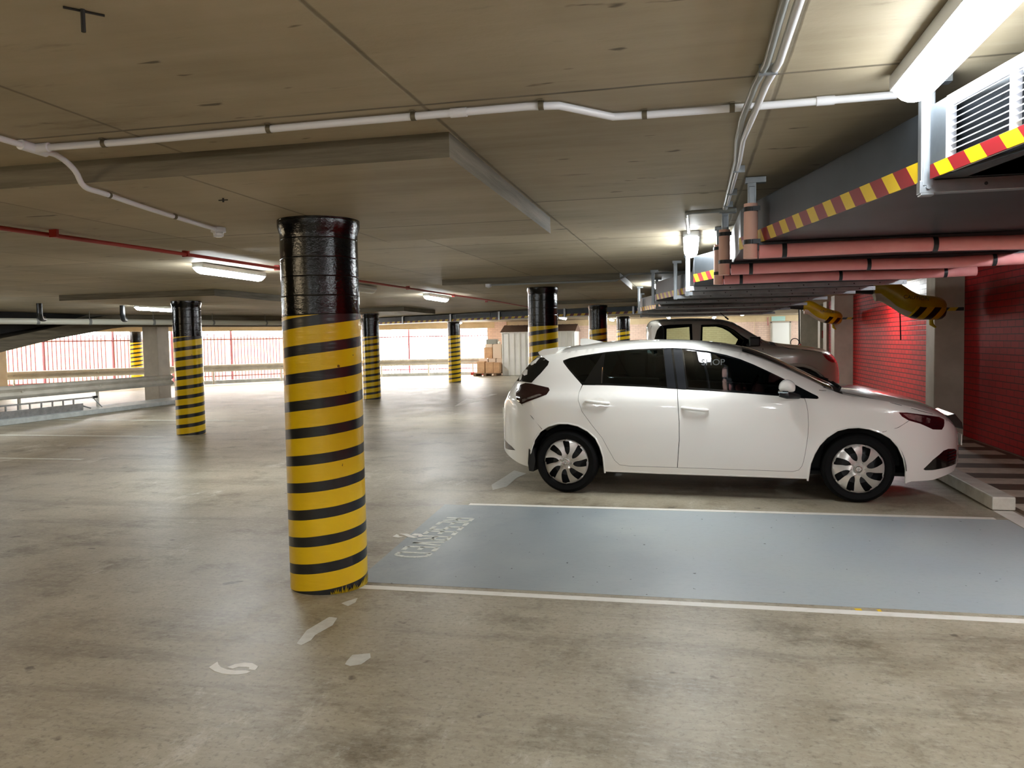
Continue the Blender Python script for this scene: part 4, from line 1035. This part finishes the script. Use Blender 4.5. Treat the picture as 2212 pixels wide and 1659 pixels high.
def wheel(t, x, ys, side, R, rr, wd, cover=True, slots=8, phase=0):
    # ys: outer face y of the tyre (signed), side -1 near / +1 far
    w_ = empty('wheel', None, None, (x, ys, R)); w_.parent = t
    del_lab = w_
    mb = MB(); d = -side
    prof = [(rr-.005, d*.02), (rr+.012, d*.0), (rr+.05, -d*.008), (R-.045, -d*.006), (R-.014, d*.012), (R-.003, d*.03), (R, d*.05), (R, d*(wd-.05)), (R-.01, d*(wd-.015)), (R-.05, d*wd), (rr, d*(wd-.02))]
    mb.lathe(prof, 72, 'y', close=True)
    mb.build('tyre', TYRE, w_, smooth=True, auto=.5)
    # wheel cover with pinwheel slots
    outer = [(rr*math.cos(2*PI*k/72), rr*math.sin(2*PI*k/72)) for k in range(72)]
    holes = []
    for k in range(slots):
        a = 2*PI*k/slots+phase
        loc_ = [(.30, .0), (.42, -.095), (.6, -.14), (.88, -.165), (.925, -.14), (.92, .13), (.88, .16), (.62, .125), (.42, .10)]
        h = []
        for (r_, t_) in loc_:
            aa = a+.34*(r_-.6); px, py = r_*rr, t_*rr
            h.append((px*math.cos(aa)-py*math.sin(aa), px*math.sin(aa)+py*math.cos(aa)))
        holes.append(rounded(h, 1))
    vs, fs = fill(outer, holes, .022, .02)
    P = []
    for (px, pz) in vs:
        r_ = math.hypot(px, pz)/rr; a = math.atan2(pz, px)-phase-.34*(r_-.6); f = ((a/(2*PI/slots)) % 1.0)
        tilt = (f-.5)*.045*min(1, max(0, (r_-.12)*3))*(1 if r_ < .93 else .2)
        dish = -.012+.022*max(0, 1-((r_-.55)/.45)**2) - (.012 if r_ > .97 else 0)
        P.append((px, side*(dish+tilt), pz))
    mb = MB(); mb.add(P, [f if side > 0 else f[::-1] for f in fs]); mb.build('wheel_cover', COVER, w_, smooth=True, auto=.6)
    mb = MB(); mb.lathe([(0, side*.022), (rr*.13, side*.020), (rr*.155, side*.012), (rr*.16, -side*.005)], 28, 'y'); mb.build('centre_cap', COVER, w_, smooth=True)
    mb = MB(); mb.lathe([(rr*.10, side*.0215), (rr*.115, side*.0235), (rr*.13, side*.0215)], 24, 'y')
    mb.tube([(-rr*.05, side*.0225, 0), (rr*.05, side*.0225, 0)], .002, 6); mb.tube([(0, side*.0225, -rr*.09), (0, side*.0225, rr*.09)], .002, 6)
    mb.build('cap_emblem', CHROME, w_, smooth=True)
    mb = MB(); mb.lathe([(0, -side*.05), (rr*.62, -side*.05), (rr*.62, -side*.065), (rr+.0, -side*.10), (rr+.005, -side*.02)], 40, 'y'); mb.build('brake_disc', PLASB, w_, smooth=True)
    return w_

def hatchback():
    S = Shell(**HATCH); ang = -3.5*PI/180
    t = empty('hatchback_car', 'white five door hatchback parked nose in beside the blue bay', 'car', (-1.102, 8.388, 0), ang)
    C = Car(t, S)
    arch_r = [(-.378, .20), (-.372, .30), (-.347, .42), (-.315, .51), (-.253, .594), (-.177, .644), (-.077, .672), (.02, .672), (.118, .652), (.214, .601), (.285, .535), (.325, .453), (.352, .357), (.362, .20)]
    arch_f = [(2.174, .18), (2.194, .337), (2.224, .423), (2.267, .505), (2.328, .576), (2.414, .638), (2.5, .662), (2.585, .668), (2.669, .656), (2.766, .622), (2.838, .579), (2.902, .502), (2.948, .399), (2.968, .306), (2.973, .18)]
    dlo = [(-.058, 1.268), (.003, 1.291), (.125, 1.314), (.368, 1.346), (.608, 1.366), (.809, 1.373), (.985, 1.374), (1.10, 1.368), (1.309, 1.341), (1.479, 1.303), (1.606, 1.262), (1.718, 1.214), (1.829, 1.160), (1.938, 1.105), (2.045, 1.048), (2.13, 1.0), (2.214, .955), (2.255, .935), (2.264, .918), (2.25, .910), (2.148, .916), (1.934, .937), (1.606, .962), (1.424, .974), (1.042, .997), (.741, 1.018), (.385, 1.033), (.18, 1.039), (.13, 1.051), (.066, 1.117), (-.002, 1.189), (-.05, 1.245)]
    rdoor = [(.15, 1.036), (.119, .963), (.119, .894), (.156, .787), (.252, .657), (.346, .539), (.414, .408), (.459, .324), (.505, .282), (.60, .272), (1.04, .270), (1.061, .527), (1.062, .701), (1.051, .874), (1.042, .998), (.741, 1.018), (.385, 1.033)]
    fdoor = [(1.04, .270), (1.763, .263), (2.05, .260), (2.10, .275), (2.125, .31), (2.138, .35), (2.153, .431), (2.173, .58), (2.178, .694), (2.173, .806), (2.158, .884), (2.146, .916), (1.934, .937), (1.606, .962), (1.424, .974), (1.042, .998), (1.051, .874), (1.062, .701), (1.061, .527)]
    tail = [(-.53, .975), (-.505, 1.026), (-.424, 1.055), (-.355, 1.049), (-.264, 1.029), (-.181, 1.011), (-.169, .987), (-.193, .946), (-.288, .911), (-.446, .852), (-.50, .88), (-.52, .93)]
    head = [(2.902, .797), (2.973, .795), (3.137, .767), (3.26, .742), (3.31, .715), (3.30, .66), (3.279, .632), (3.193, .641), (3.08, .697), (2.983, .727), (2.93, .761)]
    fog = [(3.116, .299), (3.2, .377), (3.30, .445), (3.351, .455), (3.43, .44), (3.475, .41), (3.475, .36), (3.455, .300), (3.329, .290), (3.203, .284), (3.134, .288)]
    refl = [(-.79, .47), (-.70, .462), (-.588, .424), (-.536, .39), (-.632, .380), (-.78, .37)]
    # outline of the side skin
    us = []; n = 90
    low = []; up = []
    for i in range(n+1):
        u = S.u0+(S.u1-S.u0)*i/n; x = S.x(u)
        low.append((x, S.zlo(x))); up.append((x, S.zt(x)-S.rz(x)*.5))
    def ent(ax0, ax1, arch):
        return [p for p in low if p[0] < ax0] , arch
    lo_ = [p for p in low if p[0] < -.38]+arch_r+[p for p in low if .362 < p[0] < 2.17]+arch_f+[p for p in low if p[0] > 2.975]
    outer = lo_+up[::-1]
    # clip the ends so that the outline never crosses itself
    for sd in (-1, 1):
        C.side('side_body', outer, CARW, sd, holes=[hole_union(dlo, rdoor, fdoor), head, tail, fog], st=.045)
        C.side('rear_door', rdoor, CARW, sd, inset=.0028, thick=.02, st=.045)
        C.side('front_door', fdoor, CARW, sd, inset=.0028, thick=.02, st=.045)
        nm = {}
        g1 = [(-.035, 1.262), (.01, 1.283), (.125, 1.303), (.325, 1.328), (.30, 1.285), (.165, 1.06), (.135, 1.065), (.08, 1.125), (.015, 1.19)]
        g2 = [(.355, 1.331), (.60, 1.352), (.80, 1.358), (.90, 1.359), (.945, 1.018), (.741, 1.034), (.385, 1.050), (.345, 1.052), (.345, 1.24)]
        g2b = [(.33, 1.30), (.33, 1.052), (.205, 1.056)]
        g3 = [(1.085, 1.354), (1.30, 1.328), (1.47, 1.290), (1.60, 1.249), (1.71, 1.203), (1.82, 1.150), (1.93, 1.095), (2.0, 1.055), (2.03, .948), (1.934, .953), (1.606, .978), (1.424, .990), (1.14, 1.012)]
        C.side('window_surround', dlo, TRIMB, sd, holes=[g1, g2, g3], thick=.01, st=.06)
        C.side('quarter_window', g1, GLASSD, sd, off=-.003, st=.08)
        C.side('rear_side_window', g2, GLASSD, sd, off=-.003, st=.08)
        C.side('front_side_window', g3, GLASSD, sd, off=-.003, st=.08)
        C.side('pillar_trim', [(.905, 1.372), (.975, 1.373), (1.03, 1.0), (.95, 1.004)], PILB, sd, off=.004, st=.08)
        C.side('pillar_trim', [(.995, 1.373), (1.075, 1.369), (1.125, .992), (1.05, .998)], PILB, sd, off=.004, st=.08)
        mb = MB(); x = .335; P_ = [(x, sd*(S.W(x, z)+.004), z) for z in (1.05, 1.12, 1.2)]; mb.tube(P_, .004, 6); mb.build('window_divider', CHROME if sd < 0 else TRIMB, t)
        C.side('tail_lamp', tail, REDL, sd, off=.004, thick=.03, st=.03)
        lit = [(-.44, .868), (-.38, .90), (-.30, .921), (-.24, .945), (-.27, .952), (-.36, .925), (-.44, .90)]
        C.side('reversing_lens', lit, HEADL, sd, off=.006, st=.03)
        C.side('head_lamp', head, DARKLENS, sd, off=.002, thick=.03, st=.03)
        C.side('lamp_reflector', [(2.935, .785), (3.0, .783), (3.10, .762), (3.17, .735), (3.165, .70), (3.12, .695), (3.06, .72), (2.985, .745)], HEADL, sd, off=.005, st=.03)
        C.side('fog_lamp_recess', fog, TRIMB, sd, off=-.012, thick=.01, st=.04)
        for k in range(4):
            z = .33+.028*k; C.side('intake_slat', [(3.36, z), (3.45, z+.004), (3.45, z+.012), (3.36, z+.008)], PLASB, sd, off=.0, st=.05)
        C.side('rear_reflector', refl, REDL, sd, off=.003, thick=.01, st=.04)
        # panel seams
        for pts in ([(-.446, .851), (-.337, .735), (-.231, .610)], [(2.983, .722), (2.9, .668), (2.773, .627)]):
            mb = MB(); mb.tube([(x, sd*(S.W(x, z)+.0003), z) for x, z in pts], .0022, 5); mb.build('panel_seam', BLKRUB, t)
        pts = [(2.27, .985), (2.465, .960), (2.684, .915), (2.90, .862), (3.10, .800), (3.20, .77)]
        mb = MB(); mb.tube([(x, sd*(S.W(x, min(z, S.zt(x)-.02))+.0002), min(z, S.zt(x)-.02)) for x, z in pts], .0022, 5); mb.build('panel_seam', PLASB, t)
        # handles
        for (x0, z0, x1, z1) in ((.192, .885, .417, .866), (1.085, .828, 1.32, .806)):
            mb = MB(); xc, zc = (x0+x1)/2, (z0+z1)/2; wv = S.W(xc, zc)
            cup = rounded([(xc-.075, zc+.030), (xc, zc+.048), (xc+.075, zc+.028), (xc+.06, zc-.03), (xc, zc-.042), (xc-.06, zc-.03)], 2)
            C.side('handle_recess', cup, CARW, sd, off=-.0 if False else .0015, st=.03)
            P_ = [(x0, sd*(wv+.006), z0), (x0+.03, sd*(wv+.028), z0-.002), (xc, sd*(wv+.034), zc), (x1-.03, sd*(wv+.028), z1+.002), (x1, sd*(wv+.006), z1)]
            mb.tube(P_, [.014, .017, .016, .017, .014], 10); mb.build('door_handle', CARW, t, smooth=True)
        # arch lining
        for (cx, ar, rad) in ((-.005, arch_r, .36), (2.585, arch_f, .385)):
            mb = MB(); vs = []; fs = []; m_ = 22
            for i in range(m_+1):
                a = PI*1.0*i/m_-.0
                for dy in (-.0, .34): vs.append((cx+rad*math.cos(a)*1.0, sd*(.862-dy), .29+rad*math.sin(a)))
            for i in range(m_): fs.append((2*i, 2*i+1, 2*i+3, 2*i+2))
            vs2 = [(cx, sd*(.862-.34), .29)]+[(cx+rad*math.cos(PI*i/m_), sd*(.862-.34), .29+rad*math.sin(PI*i/m_)) for i in range(m_+1)]
            mb.add(vs, fs); mb.add(vs2, [(0, i+1, i+2) for i in range(m_)]); mb.build('arch_liner', BLKRUB, t, smooth=True)
            mb = MB(); mb.tube([(x, sd*(S.W(x, z)-.004), z) for x, z in ar], .009, 8); mb.build('arch_lip', CARW, t, smooth=True)
        mb = MB(); mb.add([(-.375, sd*.86, .42), (-.386, sd*.86, .277), (-.378, sd*.85, .201), (-.335, sd*.85, .197), (-.313, sd*.85, .30), (-.33, sd*.86, .42)]+[(-.355, sd*.66, .42), (-.366, sd*.66, .277), (-.358, sd*.66, .201), (-.320, sd*.66, .197), (-.303, sd*.66, .30), (-.31, sd*.66, .42)],
                          [(0, 1, 2, 3, 4, 5), (11, 10, 9, 8, 7, 6)]+[(i, (i+1) % 6, 6+(i+1) % 6, 6+i) for i in range(6)]); mb.build('mud_flap', BLKRUB, t)
        # sill step
        mb = MB(); P_ = [(.37, .222), (.9, .214), (1.6, .21), (2.17, .205)]
        mb.tube([(x, sd*(S.W(x, z)-.01), z) for x, z in P_], .012, 8); mb.build('sill_edge', CARW, t, smooth=True)
        # mirrors
        mb = MB(); cx, cz = 1.99, 1.03; vs = []; fs = []; rings = [(0.0, .02), (.25, .6), (.55, .86), (.85, .97), (1, 1), (1.0, .9)]
        out = rounded([(1.921, .985), (1.925, 1.045), (1.955, 1.082), (2.01, 1.09), (2.055, 1.062), (2.066, 1.02), (2.055, .972)], 2)
        mcx = sum(p[0] for p in out)/len(out); mcz = sum(p[1] for p in out)/len(out); yb = .985
        for (kk, sc) in ((0, 1.0), (.035, .99), (.065, .92), (.085, .72), (.095, .4), (.098, .02)):
            for p in out: vs.append((mcx+(p[0]-mcx)*sc, sd*(yb-.03+kk), mcz+(p[1]-mcz)*sc))
        no = len(out)
        for i in range(5):
            for k in range(no): fs.append((i*no+k, i*no+(k+1) % no, (i+1)*no+(k+1) % no, (i+1)*no+k))
        fs.append(tuple(range(no))); mb.add(vs, fs); mr = mb.build('mirror_cap', CARW, t, smooth=True, auto=1.0)
        mb = MB(); mb.tube([(1.93, sd*.99, .963), (1.99, sd*.985, .953), (2.04, sd*.93, .945), (2.10, sd*.85, .93)], [.026, .034, .03, .02], 10); mb.build('mirror_base', PLASB, mr, smooth=True)
        mb = MB(); mb.tube([(1.922, sd*1.03, .985), (1.96, sd*1.048, .985), (2.0, sd*1.045, .982)], .013, 8); mb.build('indicator_lens', CHROME, mr, smooth=True)
    # upper surfaces
    C.top('rear_bumper_top', CARW, -.815, -.60); C.top('rear_window', TRIMB, -.60, -.345, off=.001); C.top('roof', CARW, -.345, 1.60)
    C.top('windscreen_edge', CARW, 1.60, 2.40, off=-.001); C.top('windscreen', WSCR, 1.62, 2.385, smax=.955, off=.004)
    C.top('cowl', PLASB, 2.40, 2.47, off=.0); C.top('bonnet', CARW, 2.47, 3.535)
    for sd in (-1, 1):
        C.side('rear_window_edge', [(-.60, 1.075), (-.447, 1.066), (-.356, 1.058), (-.274, 1.143), (-.205, 1.227), (-.195, 1.262), (-.26, 1.30), (-.345, 1.30), (-.42, 1.225), (-.52, 1.11)], TRIMB, sd, off=.003, st=.05)
        C.side('cowl_edge', [(2.30, 1.03), (2.36, 1.02), (2.52, .972), (2.50, .962), (2.40, .975), (2.31, 1.005)], PLASB, sd, off=.003, st=.05)
    mb = MB()
    for k in range(9):
        y = -.60+k*.15
    mb.polyx([(-.335, 1.352), (-.318, 1.322), (-.20, 1.275), (-.12, 1.37), (-.12, 1.40), (-.28, 1.378)], -.60, .60); mb.build('roof_spoiler', CARW, t, bevel=.008)
    mb = MB(); mb.add([(-.02, -.02, 1.40), (-.02, .02, 1.40), (-.02, 0, 1.475), (.0, 0, 1.482), (.05, 0, 1.480), (.25, -.012, 1.435), (.25, .012, 1.435), (.16, 0, 1.455)], [(0, 1, 2), (0, 2, 3, 4, 7, 5), (1, 6, 7, 4, 3, 2), (0, 5, 6, 1), (5, 7, 6)]); mb.build('aerial_fin', CARW, t)
    mb = MB(); mb.tube([(2.44, -.50, 1.015), (2.30, -.15, 1.085), (2.20, .25, 1.125)], .008, 6); mb.tube([(2.44, .2, 1.03), (2.33, .5, 1.06)], .008, 6); mb.tube([(2.47, -.55, .99), (2.42, -.40, 1.03)], .015, 6); mb.build('wiper', BLKRUB, t)
    mb = MB(); mb.tube([(-.66, .0, .99), (-.575, -.1, 1.13), (-.50, -.25, 1.2)], .010, 6); mb.lathe([(0, -.03), (.03, -.02), (.03, .02), (0, .03)], 10, 'x', (-.66, 0, 1.0)); mb.build('rear_wiper', BLKRUB, t)
    # front face: grille and plate; rear plate
    mb = MB(); mb.polyx([(3.46, .74), (3.52, .66), (3.53, .60), (3.45, .62), (3.40, .72)], -.32, .32); mb.build('upper_grille', TRIMB, t, bevel=.006)
    mb = MB(); mb.polyx([(3.50, .50), (3.545, .45), (3.50, .32), (3.45, .30)], -.12, .12); mb.build('lower_grille', PLASB, t, bevel=.01)
    mb = MB(); mb.box(3.545, 3.552, -.19, .19, .44, .54); mb.build('number_plate', WHITEP, t)
    mb = MB(); mb.box(-.835, -.82, -.19, .19, .66, .76); mb.build('number_plate', WHITEP, t)
    mb = MB(); mb.box(-.30, 3.2, -.60, .60, .20, .24); mb.box(.42, 2.12, -.78, .78, .19, .23); mb.build('underbody', BLKRUB, t, bevel=.02)
    # interior
    mb = MB(); mb.box(-.40, 2.35, -.55, .55, .24, .5); mb.box(.45, 2.1, -.78, .78, .24, .40); mb.build('cabin_floor', BLKRUB, t, bevel=.02)
    for (x, ws, n_) in ((1.02, (-.38, .38), 'front_seat'), ):
        for y in ws:
            mb = MB(); mb.box(x, x+.5, y-.25, y+.25, .42, .60)
            mb.add([(x-.02, y-.25, .5), (x+.12, y-.25, .5), (x-.18, y-.22, 1.10), (x-.06, y-.22, 1.10), (x-.02, y+.25, .5), (x+.12, y+.25, .5), (x-.18, y+.22, 1.10), (x-.06, y+.22, 1.10)], [(0, 1, 3, 2), (4, 6, 7, 5), (0, 4, 5, 1), (2, 3, 7, 6), (0, 2, 6, 4), (1, 5, 7, 3)])
            s_ = mb.build(n_, SEATM, t, bevel=.05, seg=3, smooth=True)
            mb = MB(); mb.box(x-.21, x-.11, y-.13, y+.13, 1.13, 1.30); mb.build('head_restraint', SEATL, s_, bevel=.035, seg=3, smooth=True)
    mb = MB(); mb.box(.15, .6, -.62, .62, .42, .60); mb.add([(.05, -.60, .5), (.2, -.60, .5), (-.12, -.56, 1.08), (0, -.56, 1.08), (.05, .6, .5), (.2, .6, .5), (-.12, .56, 1.08), (0, .56, 1.08)], [(0, 1, 3, 2), (4, 6, 7, 5), (0, 4, 5, 1), (2, 3, 7, 6), (0, 2, 6, 4), (1, 5, 7, 3)]); mb.build('rear_seat', SEATM, t, bevel=.05, seg=3, smooth=True)
    mb = MB(); mb.box(1.85, 2.2, -.70, .70, .60, .93); mb.build('dashboard', PLASB, t, bevel=.06, seg=3, smooth=True)
    mb = MB(); mb.tube([(1.70+.06*math.sin(a), -.36+.18*math.cos(a), .92+.17*math.sin(a)) for a in [2*PI*i/20 for i in range(21)]], .014, 8); mb.build('steering_wheel', PLASB, t, smooth=True)
    # lettering seen in the front window
    x, z = 1.36, 1.235
    M = Matrix(((1, 0, 0, x), (0, 0, 1, 0), (0, 1, 0, z), (0, 0, 0, 1)))
    slope = (S.W(x, 1.29)-S.W(x, 1.18))/.11
    text_mesh('window_lettering', 'SHOP', .085, GLASSTXT, t, Matrix.Translation((x, -(S.W(x, z)-.0005), z)) @ Matrix.Rotation(PI/2+math.atan(slope), 4, 'X'), extrude=.0005)
    for (x, ph) in ((-.005, math.radians(-6+90)), (2.585, math.radians(20+90))):
        wheel(t, x, -.868, -1, .302, .218, .19, phase=ph); wheel(t, x, .868, 1, .302, .218, .19, phase=ph)
    return t

def hole_union(dlo, rdoor, fdoor):
    # one hole for glasshouse and doors together: upper dlo edge, then round the doors' lower edges
    top = dlo[:19]            # rear corner to the front tip, along the top
    tip = dlo[18:20]
    path = list(dlo[:20])
    path += [(2.148, .9155)]
    path += [(2.158, .884), (2.173, .806), (2.178, .694), (2.173, .58), (2.153, .431), (2.138, .35), (2.125, .31), (2.10, .275), (2.05, .260), (1.763, .263), (1.04, .270), (.60, .272), (.505, .282), (.459, .324), (.414, .408), (.346, .539), (.252, .657), (.156, .787), (.119, .894), (.119, .963), (.145, 1.034)]
    path += [(.13, 1.051), (.066, 1.117), (-.002, 1.189), (-.05, 1.245)]
    return path

def ute():
    S = Shell(**UTE)
    t = empty('utility_car', 'silver white dual cab ute parked behind the hatchback', 'car', (0, 13.85, 0))
    C = Car(t, S)
    arch = [(1.03, .40)]+[(1.60+.565*math.cos(PI-a), .46+.565*math.sin(a)) for a in [PI*i/16 for i in range(0, 17)]]+[(2.17, .40)]
    dl_r = [(-.556, 1.40), (-.552, 1.455), (-.511, 1.60), (-.455, 1.672), (-.314, 1.688), (.044, 1.692), (.052, 1.38)]
    dl_f = [(.17, 1.37), (.185, 1.675), (.466, 1.676), (.585, 1.646), (.702, 1.580), (.793, 1.500), (.928, 1.412), (1.048, 1.316), (.90, 1.315), (.686, 1.33)]
    head = [(2.0, 1.193), (2.15, 1.199), (2.24, 1.144), (2.29, 1.08), (2.29, 1.03), (2.17, 1.048), (2.11, 1.075), (2.06, 1.116)]
    low = []; up = []; n = 70
    for i in range(n+1):
        x = S.x(S.u0+(S.u1-S.u0)*i/n); low.append((x, S.zlo(x))); up.append((x, S.zt(x)-S.rz(x)*.5))
    outer = [p for p in low if p[0] < 1.02]+arch+[p for p in low if p[0] > 2.18]+up[::-1]
    for sd in (-1, 1):
        C.side('side_body', outer, UTEW, sd, holes=[dl_r, dl_f, head], st=.055)
        g1 = [(-.40, 1.40), (-.395, 1.64), (.0, 1.665), (.015, 1.385)]
        C.side('window_surround', dl_r, TRIMB, sd, holes=[g1], thick=.01, st=.06); C.side('rear_side_window', g1, GLASSU, sd, off=-.003, st=.1)
        g2 = [(.20, 1.385), (.21, 1.66), (.46, 1.660), (.57, 1.632), (.685, 1.566), (.775, 1.488), (.84, 1.43), (.80, 1.34), (.686, 1.345)]
        C.side('window_surround', dl_f, TRIMB, sd, holes=[g2], thick=.01, st=.06); C.side('front_side_window', g2, GLASSU, sd, off=-.003, st=.1)
        C.side('head_lamp', head, REDL2, sd, off=.004, thick=.03, st=.04)
        C.side('lamp_reflector', [(2.12, 1.175), (2.19, 1.15), (2.24, 1.10), (2.16, 1.09), (2.09, 1.13)], HEADL, sd, off=.008, st=.04)
        for pts in ([(.11, 1.74), (.112, 1.3), (.13, .9), (.14, .5)], [(1.05, 1.457), (1.09, 1.394), (1.115, 1.28), (1.125, .9), (1.10, .75)], [(1.35, 1.352), (1.42, 1.305), (1.5, 1.278), (1.8, 1.242), (2.0, 1.205)], [(-.60, 1.68), (-.65, 1.5), (-.66, 1.2), (-.66, .6)]):
            mb = MB(); P_ = []
            for x, z in dens(pts+[pts[-1]], .06)[:-1] if False else pts: P_.append((x, sd*(S.W(x, min(z, S.zt(x)-.02))+.0005), min(z, S.zt(x)-.02)))
            mb.tube(P_, .004, 5); mb.build('panel_seam', BLKRUB, t)
        mb = MB(); mb.tube([(x, sd*(S.W(x, z)+.012), z) for x, z in arch[1:-1]], .028, 8); mb.build('arch_flare', UTEW, t, smooth=True)
        mb = MB(); vs = []; fs = []
        for i in range(21):
            a = PI*i/20
            for dy in (0, .35): vs.append((1.60+.56*math.cos(a), sd*(.88-dy), .46+.56*math.sin(a)))
        mb.add(vs, [(2*i, 2*i+1, 2*i+3, 2*i+2) for i in range(20)]); mb.add([(1.6, sd*.53, .46)]+[(1.60+.56*math.cos(PI*i/20), sd*.53, .46+.56*math.sin(PI*i/20)) for i in range(21)], [(0, i+1, i+2) for i in range(20)]); mb.build('arch_liner', BLKRUB, t)
        mb = MB(); mb.tube([(.88, sd*.90, 1.345), (.95, sd*1.0, 1.36)], .03, 8); mb.box(.90, 1.06, min(sd*.95, sd*1.13), max(sd*.95, sd*1.13), 1.32, 1.465); o = mb.build('mirror_housing', PLASB, t, bevel=.025, seg=3, smooth=True)
        mb = MB(); mb.box(.97, 1.067, min(sd*.96, sd*1.12), max(sd*.96, sd*1.12), 1.42, 1.47); mb.build('mirror_cap', UTEW, o, bevel=.015)
        # tray
        mb = MB(); mb.box(-2.25, -.78, min(sd*.85, sd*.9), max(sd*.85, sd*.9), .5, 1.22); mb.build('tray_side', UTEW, t, bevel=.02)
        for x in (1.60, -1.45): wheel(t, x, sd*.885, sd, .375, .25, .24)
    C.top('cab_rear', UTEW, -.719, -.5); C.top('roof', UTEW, -.5, .66); C.top('windscreen_edge', UTEW, .66, 1.24); C.top('windscreen', WSCR, .68, 1.22, smax=.95, off=.004); C.top('cowl', PLASB, 1.24, 1.32); C.top('bonnet', UTEW, 1.32, 2.368)
    mb = MB(); mb.box(-.725, -.70, -.8, .8, .5, 1.22); mb.build('cab_back', UTEW, t)
    mb = MB(); mb.box(-2.25, -.78, -.86, .86, .5, .6); mb.box(-2.27, -2.22, -.86, .86, .5, 1.2); mb.build('tray_floor', UTEW, t)
    mb = MB(); mb.box(-2.2, 2.2, -.6, .6, .34, .5); mb.box(-.6, .9, -.8, .8, .4, .5); mb.build('chassis', BLKRUB, t)
    mb = MB(); mb.polyx([(2.27, 1.02), (2.335, .95), (2.345, .70), (2.31, .6), (2.28, .6), (2.28, 1.0)], -.2, .2); mb.build('front_grille', TRIMB, t, bevel=.01)
    mb = MB(); mb.tube([(.60, -.45, 1.77), (.49, -.47, 1.87)], .006, 6); mb.tube([(.62, -.45, 1.755), (.57, -.455, 1.80)], .014, 6); mb.build('roof_aerial', BLKRUB, t)
    for y in (-.4, .4):
        mb = MB(); mb.box(.1, .6, y-.25, y+.25, .7, .85)
        mb.add([(.02, y-.24, .8), (.16, y-.24, .8), (-.16, y-.2, 1.32), (-.04, y-.2, 1.32), (.02, y+.24, .8), (.16, y+.24, .8), (-.16, y+.2, 1.32), (-.04, y+.2, 1.32)], [(0, 1, 3, 2), (4, 6, 7, 5), (0, 4, 5, 1), (2, 3, 7, 6), (0, 2, 6, 4), (1, 5, 7, 3)]); mb.build('front_seat', SEATM, t, bevel=.04, seg=3)
    mb = MB(); mb.box(.85, 1.15, -.75, .75, .95, 1.26); mb.build('dashboard', PLASB, t, bevel=.05, seg=3)
    return t
hatchback(); ute()
